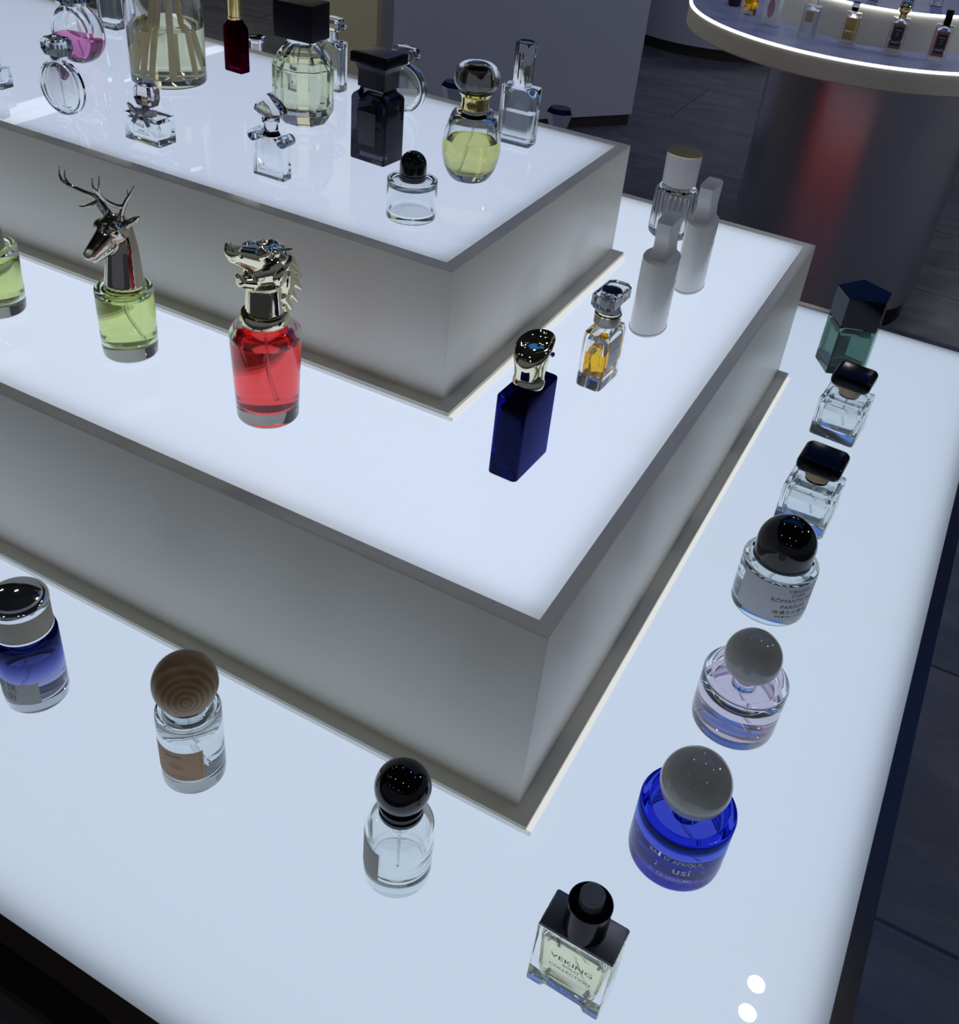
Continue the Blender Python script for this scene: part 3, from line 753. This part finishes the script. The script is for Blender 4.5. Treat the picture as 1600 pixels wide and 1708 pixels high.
t = bottle('small clear square bottle with amber perfume and a crystal block cap', -.1090, .3473, MD, -3.2)
bm = BM()
add_stack(bm, [(24, 42, 4, 0), (26.2, 44, 4, 1.5), (26.6, 44.4, 4, 5), (26.6, 44.4, 4, 55), (25.5, 43.3, 5, 59), (19, 25, 8, 62.5), (18, 20, 8.8, 65)])
add_stack(bm, [(10, 28, 4, 12), (17, 36, 4, 15), (18, 37, 4, 20), (18, 37, 4, 52), (14, 24, 6, 58), (10, 10, 4.9, 62)], flip=True)
obj('glass_body', bm, 'clear', t)
bm = BM(); add_stack(bm, [(10.2, 28.2, 4, 11.9), (17.2, 36.2, 4, 14.9), (18.2, 37.2, 4, 20), (18.2, 37.2, 4, 38)]); obj('liquid', bm, 'amber', t)
n_ = obj('collar', lathe([(0, 64.6), (12.6, 64.6), (12.8, 65.4), (12.6, 74), (0, 74)]), mat('grey_satin_collar', (.42, .40, .38), .3, metal=.4), t, label='grey satin collar')
obj('gold_thread', lathe([(12.5, 74), (13.1, 74.2), (13.1, 75.4), (12.5, 75.6)]), 'gold', n_)
bm = BM(); add_lathe(bm, [(0, 74), (11.8, 74), (12.6, 78), (10.8, 82), (9.6, 98.5), (0, 98.5)], n=16); 
c = obj('cap', rbox(24, 47, 86.5, 100, 5.5, 2.2, n=1), 'clear_thick', t, smooth=.2, label='clear crystal block cap with cut corners')
obj('cap_core', bm, 'chrome', c, label='silvery faceted core inside the crystal')
l = obj('label', rbox(.25, 27, 22, 54, .1, .05), 'paper', t, loc=(.01345, 0, 0), label='grey-white label on the right face')
obj('lettering', lettering([('N°5', 4.2, 0, 48.5), ('CHANEL', 4.6, 0, 41), ('PARIS', 2.6, 0, 35), ('EAU DE PARFUM', 2.2, 0, 28.5)], lambda u, v: (.15, u, v)), 'ink', l)
spray(t, 62, 16, (2, 9), 1)

def white_spray(label, x, y, rx):
    t = bottle(label, x, y, MD, 0)
    k = 28.2
    bm = BM(); add_lathe(bm, [(0, 0), (k * 1.01, 0), (k * 1.03, .8), (k * 1.03, 2.4), (k * 1.0, 2.9)] + [(k, 3.2), (k, 83.2), (k - .6, 84.2), (0, 84.3)], sx=rx / k, sy=1, n=72)
    o = obj('body', bm, 'whitebottle', t, label='pearly white oval body')
    bm = BM()
    rows = []
    for i in range(9):
        s = i / 8; z = 84.3 + s * 40; w = 19 - 3.0 * math.sin(s * PI * .7); d = 37 - 7 * math.sin(min(1, s * 1.5) * PI)
        rows.append((w, d, 2.0, z, 0, 3))
    rows += [(17.6, 31, 2, 126, 0, 3), (15.5, 24, 2, 128.4, 0, 3), (13.5, 12, 2, 129.6, 0, 3)]
    add_stack(bm, rows); obj('cap', bm, 'whitecap', t, label='matte white waisted slab cap', smooth=.7)
    obj('lettering', lettering([('JO MA', 4.4, 0, 58), ('100 ml', 2.4, 0, 20)], lambda u, v: ((rx + .25) * math.cos(math.asin(max(-1, min(1, (u + 3) / k)))), u + 3, v)), 'ink', o)
    return t
white_spray('pearl white oval bottle with a slab cap, beside the amber bottle', -.1059, .4859, 19)
white_spray('pearl white oval bottle with a slab cap, beside the fluted clear bottle', -.1018, .6137, 17)

t = bottle('clear fluted bottle with a pale cap topped by a gold disc', -.1741, .7472, MD)
bm = BM(); n = 208
prof = [(0, 0), (24.5, 0), (26.4, 2), (27.2, 6), (27.2, 56), (26.6, 60), (23, 64.5), (16, 66.8), (0, 67)]
rows = []
for r, z in prof:
    if r == 0: rows.append([bm.verts.new((0, 0, z * MM))])
    else: rows.append([bm.verts.new(((r + (.65 * math.cos(26 * 2 * PI * i / n) if 4 < z < 58 else 0)) * MM * math.cos(2 * PI * i / n), (r + (.65 * math.cos(26 * 2 * PI * i / n) if 4 < z < 58 else 0)) * MM * math.sin(2 * PI * i / n), z * MM)) for i in range(n)])
for a, b in zip(rows[:-1], rows[1:]):
    for i in range(n):
        j = (i + 1) % n
        bm.faces.new([a[0], b[j], b[i]] if len(a) == 1 else [a[i], a[j], b[0]] if len(b) == 1 else [a[i], a[j], b[j], b[i]])
inn = [(0, 10), (22, 10.4), (23.6, 13), (23.6, 54), (20, 60), (9, 63), (0, 63)]
add_lathe(bm, inn, flip=True)
obj('glass_body', bm, 'clear', t)
c = obj('cap', lathe([(0, 68.5), (20, 68.5), (21.4, 69.4), (22.2, 108), (0, 108)]), 'rosecap', t, label='pale rose-white cap')
obj('cap_disc', lathe([(0, 108), (22.4, 108), (22.6, 108.8), (22.2, 109.7), (0, 109.7)]), 'olive_gold', c, label='gold disc top')
obj('collar', lathe([(0, 67), (17, 67), (18.5, 67.6), (18.5, 68.5), (0, 68.5)]), 'tancap', t)

# ------------------------------------------------------------------ top tier
t = bottle('small clear round bottle with a black dome cap on the top tier', -.3008, .2942, TP)
inn = [(0, 5.5), (19.6, 5.8), (21, 8), (21, 31), (18, 34), (8, 35), (0, 35)]
obj('glass_body', shell([(0, .5), (20, 0), (21.6, 0)] + arc(21.6, 1.8, 1.8, -90, 0, 4) + arc(22.0, 35.8, 1.4, 0, 90, 4) + [(20.2, 37), (19, 36), (9, 35.8), (0, 35.9)], inn), 'clear', t)
obj('cap', lathe([(0, 36.2), (12.0, 36.2), (12.4, 37), (12.4, 50.5)] + arc(0, 50.5, 12.4, 0, 90, 12)), 'blackgl', t, label='glossy black dome cap')

t = bottle('egg-shaped bottle of yellow perfume with a clear globe cap on a gold collar', -.3067, .4193, TP)
inn = [(0, 9), (14, 9.5), (21, 16), (25.3, 28), (25.3, 38), (22, 55), (17, 63), (9, 66), (0, 66)]
outp = [(0, .5), (16, 0), (18.8, .8), (23, 6), (27, 15), (29.5, 27), (29.7, 36), (28.2, 47), (25.2, 58), (22.2, 66), (19, 70), (13, 72), (0, 72)]
def smoothp(p, sub=4):
    c = catmull([(a, 0, b) for a, b in p[1:-1]], sub); return [p[0]] + [(q.x, q.z) for q in c] + [p[-1]]
obj('glass_body', shell(smoothp(outp), smoothp(inn)), 'clear', t)
obj('liquid', lathe(fillp(smoothp(inn), 41)), 'yellow', t)
obj('collar', lathe([(0, 72), (14, 72), (14.3, 73), (13.3, 78), (14.2, 84), (18, 88.5), (17.6, 89.4), (0, 89.4)]), 'gold', t, label='flared gold collar')
c = obj('cap', lathe(smoothp([(0, 89.5), (13, 89.6), (20, 93), (22.9, 101), (21, 110), (14, 116), (5, 117.6), (0, 117.7)])), 'clear_thick', t, label='clear globe cap')
obj('cap_core', lathe([(0, 90), (11, 90), (12.5, 98), (11.5, 106), (10, 108), (0, 108)]), 'dark_gold', c, label='dim metal core inside the globe')
spray(t, 70, 12, (-3, -14), 1.1)

t = bottle('clear flat rectangular atomiser with a tall silver tube cap', -.3180, .5516, TP, 1.3)
bm = BM(); add_stack(bm, box_rows(42.4, 22.8, 0, 64, 4.5, 2)); add_stack(bm, [(32, 12, 4, 8), (36, 15, 4, 10), (36, 15, 4, 54), (20, 10, 4, 60)], flip=True)
obj('glass_body', bm, 'clear', t)
bm = BM(); add_stack(bm, [(32.2, 12.2, 4, 7.9), (36.2, 15.2, 4, 9.9), (36.2, 15.2, 4, 36)]); obj('liquid', bm, 'water', t)
obj('cap', lathe([(0, 64.5), (11.2, 64.5), (11.4, 65), (11.4, 110), (10.8, 111), (9, 111), (8.6, 110), (0, 110)]), 'chrome', t, label='tall silver tube cap')

t = bottle('smoky black glass bottle with a square pagoda-like black cap', -.4096, .4024, TP, -4.0)
bm = BM(); add_stack(bm, [(43, 33, 2, 0), (44.2, 34, 2, 1), (44.2, 34, 2, 64), (42, 32, 2.5, 67), (32, 24, 2, 71), (30, 22.5, 1.5, 74)])
add_stack(bm, [(28, 18, 3, 9), (33, 23, 3, 12), (33, 23, 3, 58), (22, 14, 3, 66)], flip=True)
obj('glass_body', bm, 'smoke', t)
bm = BM(); add_stack(bm, [(28.2, 18.2, 3, 8.9), (33.2, 23.2, 3, 11.9), (33.2, 23.2, 3, 52)]); obj('liquid', bm, mat('near_black_perfume', (.012, .010, .012), .2), t)
obj('label', rbox(22, .3, 18, 52, .1, .05), mat('charcoal_label', (.035, .033, .036), .6), t, loc=(-.001, -.0172, 0), label='charcoal rectangular label')
bm = BM(); add_stack(bm, [(33, 26, 1, 75), (33.4, 26.4, 1, 76), (33.4, 26.4, 1, 91), (34.5, 27.5, 1, 93), (39, 32, 1, 97), (43, 36, 1, 98.5)])
c = obj('cap', bm, 'black', t, smooth=.4, label='black flared cap')
obj('cap_lid', rbox(45.5, 37, 98.7, 108.5, 1, .5), 'black', c); obj('lid_plate', rbox(40, 31.5, 108.5, 109.2, .8, .2), 'blacktop', c, label='inset dark plate on the lid')

t = bottle('faceted bottle of pale yellow perfume with a big black block cap', -.5370, .4480, TP, 3)
def gon(rx, ry, z, n=10, ph=0): return [(rx * math.cos(2 * PI * (i + ph) / n), ry * math.sin(2 * PI * (i + ph) / n), z) for i in range(n)]
bm = BM(); add_loft(bm, [gon(25, 23, 0), gon(29, 26, 2.5), gon(35, 31, 13), gon(35.4, 31.4, 62), gon(27, 24, 76), gon(18, 16, 86), gon(16, 14, 91)])
add_loft(bm, [gon(17, 15, 15), gon(27, 24, 19), gon(29, 26, 26), gon(29, 26, 60), gon(20, 18, 72), gon(10, 9, 80)], flip=True)
obj('glass_body', bm, 'clear_thick', t, smooth=None)
bm = BM(); add_loft(bm, [gon(17.2, 15.2, 14.9), gon(27.2, 24.2, 18.9), gon(29.2, 26.2, 26), gon(29.2, 26.2, 58), gon(24, 21.5, 66)]); obj('liquid', bm, 'pale_yellow', t, smooth=None)
obj('cap', rbox(49.5, 37, 91.5, 129, 2.5, 1.2), mat('black_wood_block', (.006, .005, .010), .35, spec=.15), t, loc=(.0005, -.003, 0), label='matte black block cap')

t = bottle('reed diffuser glass with flat pale sticks and yellowish liquid', -.7437, .4586, TP, name='reed_diffuser', cat='reed diffuser')
bm = BM(); add_lathe(bm, [(0, .5), (42, 0)] + arc(42, 2.5, 2.5, -90, 0, 4) + [(45, 190), (44.6, 191.5), (42.6, 191.5), (42.2, 190), (42, 12), (40, 9.5), (0, 9)])
obj('glass_vessel', bm, 'clear', t)
obj('liquid', lathe([(0, 8.9), (40.1, 9.4), (42.1, 12), (42.15, 64), (0, 64)]), 'pale_yellow', t)
for i, (bx, by, tx, ty) in enumerate([(-30, -8, -3, 2), (-24, -16, -2, 4), (-8, -28, 0, 0), (4, -30, 3, 3), (14, -10, 6, 2), (24, -18, 9, 1), (20, 14, 7, 6), (-14, 22, 2, 8), (8, 30, 4, 7)]):
    a = Vector((bx, by, 9.6)); b = Vector((tx, ty, 150)); b = a + (b - a) * 1.45
    bm = BM(); rings = []
    for p in (a, b): rings.append([p + Vector((dx, dy, 0)) for dx, dy in ((-3.3, -1), (3.3, -1), (3.3, 1), (-3.3, 1))])
    add_loft(bm, rings); obj('reed', bm, 'reed', t, smooth=None)

def crystal_cap(t, w, d, z0, z1, r_=3, m='clear_thick', core=True):
    bm = BM(); add_stack(bm, [(w * .84, d * .84, r_, z0), (w, d, r_, z0 + (z1 - z0) * .35), (w, d, r_, z1 - (z1 - z0) * .25), (w * .8, d * .8, r_, z1)], n=1)
    c = obj('cap', bm, m, t, smooth=.2, label='clear cut-crystal cap')
    if core: obj('cap_core', lathe([(0, z0 - 3), (w * .24, z0 - 3), (w * .24, z1 - 5), (0, z1 - 4)], n=24), 'chrome', c)
    return c

def disc_bottle(label, x, y, R, th, rot, liq=None, level=0, hole=0):
    t = bottle(label, x, y, TP, rot)
    def dring(rr, y, cz=R, n=56): return [(rr * math.cos(2 * PI * i / n), y, cz + max(-R + .0, rr * math.sin(2 * PI * i / n))) for i in range(n)]
    def flat(rs, base): return [[(px, py, max(base, pz)) for px, py, pz in r] for r in rs]
    bm = BM(); h2 = th / 2
    add_loft(bm, flat([dring(R * .80, -h2), dring(R * .92, -h2 * .92), dring(R * .985, -h2 * .6), dring(R, -h2 * .2), dring(R, h2 * .2), dring(R * .985, h2 * .6), dring(R * .92, h2 * .92), dring(R * .80, h2)], .5), flip=True)
    k = R - 3.6; q = h2 - 2.6
    rs = flat([dring(k * .88, -q), dring(k, -q * .6), dring(k, q * .6), dring(k * .88, q)], 6.5)
    add_loft(bm, rs, flip=False)
    bmesh.ops.remove_doubles(bm, verts=bm.verts, dist=1e-7)
    obj('glass_body', bm, 'clear', t, smooth=.5)
    if liq:
        bm = BM()
        rs = [[(px, py, min(level, pz)) for px, py, pz in r] for r in flat([dring(k * .885, -q - .12), dring(k + .12, -q * .6), dring(k + .12, q * .6), dring(k * .885, q + .12)], 6.4)]
        add_loft(bm, rs, flip=True); bmesh.ops.remove_doubles(bm, verts=bm.verts, dist=1e-7); obj('liquid', bm, liq, t)
    return t
t = disc_bottle('empty clear disc-shaped bottle with a square crystal cap, front left of the top tier', -.7340, .2880, 29.5, 13, 0)
obj('collar', lathe([(0, 58), (9, 58), (9.4, 59), (9.4, 63), (0, 63)]), 'chrome', t); crystal_cap(t, 29, 22, 63, 80, 3)
spray(t, 60, 8, (2, 0), .9)
t = disc_bottle('clear disc-shaped bottle holding pink perfume, half hidden by a crystal cap', -.8640, .4370, 34.5, 27, 0, 'pinkl', 31)
obj('collar', lathe([(0, 68), (17, 68), (21, 69.5), (21, 73), (0, 73)]), 'chrome', t); crystal_cap(t, 40, 30, 73, 95, 4)
spray(t, 68, 9, (9, 2), 1.1)
t = disc_bottle('clear ring-like disc bottle with a crystal cap, behind the smoky black bottle', -.4715, .5560, 28.5, 17, 0)
obj('collar', lathe([(0, 56), (7, 56), (7.4, 57), (7.4, 61), (0, 61)]), 'chrome', t); crystal_cap(t, 31, 22, 61, 74, 3, core=False)

t = bottle('clear square bottle cut off by the top edge, beyond the pink perfume bottle', -.9550, .5800, TP)
bm = BM(); add_stack(bm, box_rows(34, 20, 0, 66, 6, 2)); add_stack(bm, [(20, 9, 3, 9), (27, 13, 5, 12), (27, 13, 5, 54), (12, 8, 3, 61)], flip=True)
obj('glass_body', bm, 'clear_thick', t); obj('collar', lathe([(0, 66), (8, 66), (8, 74), (0, 74)]), 'chrome', t); crystal_cap(t, 26, 20, 74, 90)

t = bottle('low clear rectangular bottle with a bow at its neck and a faceted cap', -.6138, .2874, TP, -1.3)
bm = BM(); add_stack(bm, box_rows(47.6, 25.4, 0, 28.5, 2, .8)); add_stack(bm, [(36, 15, 3, 7), (40, 18, 3, 9), (40, 18, 3, 23), (20, 10, 3, 26)], flip=True)
obj('glass_body', bm, 'clear', t)
bm = lettering([('MISS', 4.8, 0, 18.6, 1.1), ('PARFUM', 2.4, 0, 13.2)], lambda u, v: (u, -12.85, v))
for x0, x1, z0, z1 in ((-10, 10, 22.6, 22.9), (-10, 10, 10, 10.3), (-10.2, -9.9, 10, 22.9), (9.9, 10.2, 10, 22.9)): add_loft(bm, [[(x0, -12.85, z0), (x1, -12.85, z0)], [(x0, -12.85, z1), (x1, -12.85, z1)]], cap0=False, cap1=False)
obj('lettering', bm, 'ink', t)
obj('collar', lathe([(0, 28.5), (7, 28.5), (7, 37), (0, 37)]), 'chrome', t)
crystal_cap(t, 24, 18, 37.2, 57, 3, 'rose_clear', False)
bm = BM()
for s in (-1, 1):
    add_loft(bm, [[(s * 3, -8 - a, 29 + b), (s * 12, -9 - a, 36 + b), (s * 19, -7 - a, 37 + b), (s * 17, -6 - a, 30 + b), (s * 10, -7 - a, 28 + b)] for a, b in ((0, 0), (3.2, 0))])
    add_loft(bm, [[(s * 1, -9 - a, 31), (s * 5, -9 - a, 31), (s * 13, -10 - a, 20), (s * 8, -10 - a, 18)] for a in (0, 2)])
add_ball(bm, (0, -10, 31.5), (4, 3, 4), 12); bmesh.ops.recalc_face_normals(bm, faces=bm.faces)
obj('bow', bm, mat('grey_satin_bow', (.36, .35, .37), .3), t, label='grey ribbon bow', smooth=.5)

t = bottle('small clear bottle with scrolled shoulders and an inverted heart stopper', -.4590, .2900, TP)
bm = BM(); add_stack(bm, box_rows(37.5, 14, 0, 42, 2, 1)); add_stack(bm, [(26, 7, 2, 6), (30, 9, 2, 8), (31, 9, 2, 35), (14, 7, 2, 40)], flip=True)
b = obj('glass_body', bm, 'clear', t)
for s in (-1, 1):
    bm = BM(); add_loft(bm, [[(s * 17.5 + 5.6 * math.cos(2 * PI * i / 20), yy, 39.5 + 5.6 * math.sin(2 * PI * i / 20)) for i in range(20)] for yy in (-7.6, 7.6)], flip=True)
    obj('scroll', bm, 'clear_thick', b, label='rolled glass shoulder')
obj('neck', lathe([(0, 42), (9, 42), (7, 46), (6.6, 54), (8.6, 55), (8.6, 58), (7.6, 59), (0, 59)]), 'rose_clear', t)
bm = BM(); add_prism_y(bm, [(0, 59), (8, 60), (17, 64), (15, 70), (8, 76), (0, 83), (-8, 76), (-15, 70), (-17, 64), (-8, 60)], -6, 6); bevel(bm, 2.2, 3, .3)
obj('cap', bm, 'rose_clear', t, label='inverted heart glass stopper')

t = bottle('dark red flask bottle with a slim gold cap', -.7094, .5439, TP, -3.7)
bm = BM(); add_stack(bm, [(26.5, 14, 1.5, 0), (28.6, 15.6, 1.5, 1.2), (28.6, 15.6, 1.5, 52), (27, 14.6, 1.5, 54.5), (17, 12, 2, 61), (15, 12, 3, 63)])
add_stack(bm, [(21, 9, 2, 7), (23, 10.5, 2, 9), (23, 10.5, 2, 50), (12, 8, 2, 58)], flip=True); obj('glass_body', bm, 'burgundy', t)
obj('cap', lathe([(0, 63), (8.8, 63), (9.2, 63.6), (9.2, 66), (8.6, 66.6), (8.6, 100), (0, 100.6)]), 'gold', t, label='slim gold cap')

t = bottle('clear rectangular bottle with a crystal cap, behind the big black block cap', -.5830, .5680, TP)
bm = BM(); add_stack(bm, box_rows(38, 18, 0, 58, 4, 1.5)); add_stack(bm, [(26, 9, 2, 8), (30, 11, 2, 10), (30, 11, 2, 50), (12, 8, 2, 55)], flip=True); obj('glass_body', bm, 'clear', t)
obj('collar', lathe([(0, 58), (7.5, 58), (7.5, 72), (0, 72)]), 'chrome', t); crystal_cap(t, 32, 24, 71, 84, 3, core=False)

t = bottle('corner of a small clear bottle at the left edge, top tier', -.8610, .3060, TP)
bm = BM(); add_stack(bm, box_rows(36, 18, 0, 22, 1.5, .6)); add_stack(bm, [(24, 10, 2, 6), (28, 12, 2, 8), (28, 12, 2, 18)], flip=True); obj('glass_body', bm, 'clear_thick', t)
obj('cap', rbox(16, 12, 22.2, 36, 2, 1), 'chrome', t)

# bottles on the middle tier behind the top tier: only their caps show
def behind(label, x, y, cm, w=30):
    t = bottle(label, x, y, MD, 14)
    bm = BM(); add_stack(bm, box_rows(40, 26, 0, 78, 3, 1.2)); obj('glass_body', bm, 'smoke', t)
    bm = BM(); add_loft(bm, [gon(w * .42, w * .30, 78.5, 8, .5), gon(w * .42, w * .30, 92, 8, .5), gon(w * .62, w * .5, 112, 8, .5), gon(w * .5, w * .38, 118, 8, .5)])
    obj('cap', bm, cm, t, smooth=None, label='faceted flared cap')
behind('dark navy faceted cap rising behind the top tier, near its back corner', -.3580, .7700, 'navycap')
behind('dark navy faceted cap rising behind the top tier, by the globe cap', -.5180, .7700, 'navycap', 32)
t = bottle('silver-topped bottle whose cap just shows behind the dark red flask', -.8500, .7600, MD)
bm = BM(); add_stack(bm, box_rows(40, 26, 0, 78, 3, 1.2)); obj('glass_body', bm, 'clear', t)
obj('cap', lathe([(0, 78), (10, 78), (10, 108), (13, 111), (13, 114), (11, 116), (0, 117)]), 'chrome', t)

# ------------------------------------------------------------------ round display stand behind
DX, DY = -.281, 2.790; DZ = .816
t = thing('round_display_stand', 'round tiered display stand on a fluted steel column at the upper right', 'display stand', (DX, DY, 0))
obj('lower_shelf', lathe([(0, DZ * 1000 - 60), (495, DZ * 1000 - 60), (500, DZ * 1000 - 56), (500, DZ * 1000 - 5), (494, DZ * 1000 - 4), (0, DZ * 1000 - 4)], n=160), 'beige', t, label='round shelf with a beige rim')
obj('shelf_top', lathe([(0, DZ * 1000 - 4), (493, DZ * 1000 - 4), (493, DZ * 1000), (0, DZ * 1000)], n=160), 'topwhite', t)
s = obj('led_strip', lathe([(493.5, DZ * 1000 - 4), (501.5, DZ * 1000 - 4), (501.5, DZ * 1000 + 1), (493.5, DZ * 1000 + 1)] + [(493.5, DZ * 1000 - 4)], n=160), 'led', t, label='glowing white edge strip')
UZ = DZ * 1000 + 95
ox2 = (-.2430 - DX, 2.815 - DY, 0)
obj('upper_shelf', lathe([(0, DZ * 1000 + .1), (303, DZ * 1000 + .1), (303, UZ - 4), (0, UZ - 4)], n=160), 'beige', t, loc=ox2)
obj('shelf_top', lathe([(0, UZ - 4), (302, UZ - 4), (302, UZ), (0, UZ)], n=160), 'topwhite', t, loc=ox2)
obj('led_strip', lathe([(302.5, UZ - 4), (309, UZ - 4), (309, UZ + 1), (302.5, UZ + 1), (302.5, UZ - 4)], n=160), 'led', t, loc=ox2, label='glowing white edge strip')
ccx, ccy = -.2026 - DX, 2.769 - DY
obj('column', lathe([(0, 70), (302, 70), (302, DZ * 1000 - 60.5), (0, DZ * 1000 - 60.5)], n=160), 'column', t, loc=(ccx, ccy, 0), label='fluted mirror-steel column')
obj('plinth_base', lathe([(0, 0), (288, 0), (288, 69.5), (0, 69.5)], n=96), 'black', t, loc=(ccx, ccy, 0), label='recessed black base')

def disp(label, x, y, z, w, d, h, gm, lm, cap, ch, cw, capm, rot=8, lab=None, group='perfume bottles on the round display stand'):
    t = thing('perfume_bottle', label, 'perfume bottle', (x, y, z + .0002), rot, group)
    bm = BM(); add_stack(bm, box_rows(w, d, 0, h, 4, 2)); add_stack(bm, [(w - 12, d - 10, 3, 14), (w - 12, d - 10, 3, h - 12), (8, 6, 2, h - 5)], flip=True); obj('glass_body', bm, gm, t)
    if lm:
        bm = BM(); add_stack(bm, [(w - 11.8, d - 9.8, 3, 13.9), (w - 11.8, d - 9.8, 3, h - 14)]); obj('liquid', bm, lm, t)
    if cap == 'tube': obj('cap', rbox(cw, cw, h + .5, h + ch, 2, .6), capm, t)
    elif cap == 'ball':
        obj('cap', ball((0, 0, h + 8 + cw / 2), cw / 2, 32), capm, t); obj('collar', lathe([(0, h), (10, h), (9, h + 10), (0, h + 10)]), capm, t)
    if lab == 'black':
        l = obj('label', rbox(23, .4, 22, 68, .1, .05), 'blacklabel', t, loc=(0, -(d / 2 + .15) * MM, 0), label='black label')
        obj('lettering', lettering([('ouri', 12, 0, 31.5), ('PERFUME', 3.8, 0, 60), ('POUR', 3, 0, 53), ('ROSE', 3, 0, 47)], lambda u, v: (u, -.45, v)), 'ink_silver', l)
    elif lab:
        obj('label', rbox(20, .4, 40, 66, .1, .05), lab, t, loc=(0, -(d / 2 + .15) * MM, 0))
    return t
amberlac = mat('amber_gold_lacquer', (.60, .38, .08), .25); coral = mat('coral_perfume', (.38, .135, .105), .4)
disp('coral perfume bottle with a black tube cap, far right of the round stand', -.041, 2.480, DZ, 42, 26, 88, 'clear', coral, 'tube', 36, 17, 'black', 10, 'black')
disp('coral perfume bottle with a gold ball cap and black label on the round stand', -.148, 2.470, DZ, 42, 26, 88, 'clear', coral, 'ball', 30, 31, 'gold', 6, 'black')
disp('amber gold perfume bottle with a chrome cap on the round stand', -.267, 2.466, DZ, 40, 26, 82, 'clear', amberlac, 'tube', 24, 18, 'chrome', 2, None)
disp('frosted clear bottle with a small tan label on the round stand', -.373, 2.462, DZ, 42, 28, 80, 'frost', 'water', 'tube', 26, 20, 'clear_thick', -2, 'craft')
e_ = disp('pale pearly bottle with a pink oval window on the round stand', -.487, 2.518, DZ, 44, 28, 84, 'whitebottle', None, 'tube', 22, 22, 'whitecap', -12, None)
bm = BM(); add_loft(bm, [[(10 * math.cos(2 * PI * q / 32), y_, 44 + 24 * math.sin(2 * PI * q / 32)) for q in range(32)] for y_ in (-14.7, -14.0)], flip=True)
obj('window', bm, mat('pink_window', (.50, .24, .30), .2), e_, label='pink oval window')
disp('squat bottle with golden perfume near the left of the round stand', -.572, 2.600, DZ, 36, 28, 58, 'clear', 'amber', 'tube', 24, 20, 'gold', -25, None)
t = thing('perfume_bottle', 'dark wine-coloured round bottle at the left end of the round stand', 'perfume bottle', (-.637, 2.680, DZ + .0002), 0, 'perfume bottles on the round display stand')
obj('glass_body', lathe([(0, 0), (16, 0), (19.5, 6), (20, 30), (16, 52), (8, 58), (0, 58)]), 'wine', t); obj('cap', lathe([(0, 58), (9, 58), (9, 80), (0, 80)]), 'gold', t)
disp('clear bottle on the upper shelf, behind the coral bottle with the gold ball', -.246, 2.592, UZ * MM, 26, 18, 60, 'clear', 'water', 'tube', 24, 14, 'clear_thick', 6, None)
disp('clear bottle on the upper shelf of the round stand, at its right end', -.095, 2.680, UZ * MM, 30, 18, 60, 'clear', 'water', 'tube', 24, 14, 'clear_thick', 12, None)
disp('faint pink clear bottle furthest back on the upper shelf', -.170, 2.705, UZ * MM, 30, 18, 60, 'clear', 'lilac', 'tube', 24, 14, 'clear_thick', 0, None)

# second round plinth far behind
t = thing('round_plinth', 'pale round plinth with a dark base, far behind beside the grey wall panel', 'plinth', (-1.56, 5.93, 0))
obj('drum', lathe([(0, 62), (590, 62), (590, 760), (0, 760)], n=96), 'wall_grey', t); obj('plinth_base', lathe([(0, 0), (565, 0), (565, 61), (0, 61)], n=96), 'kick', t)
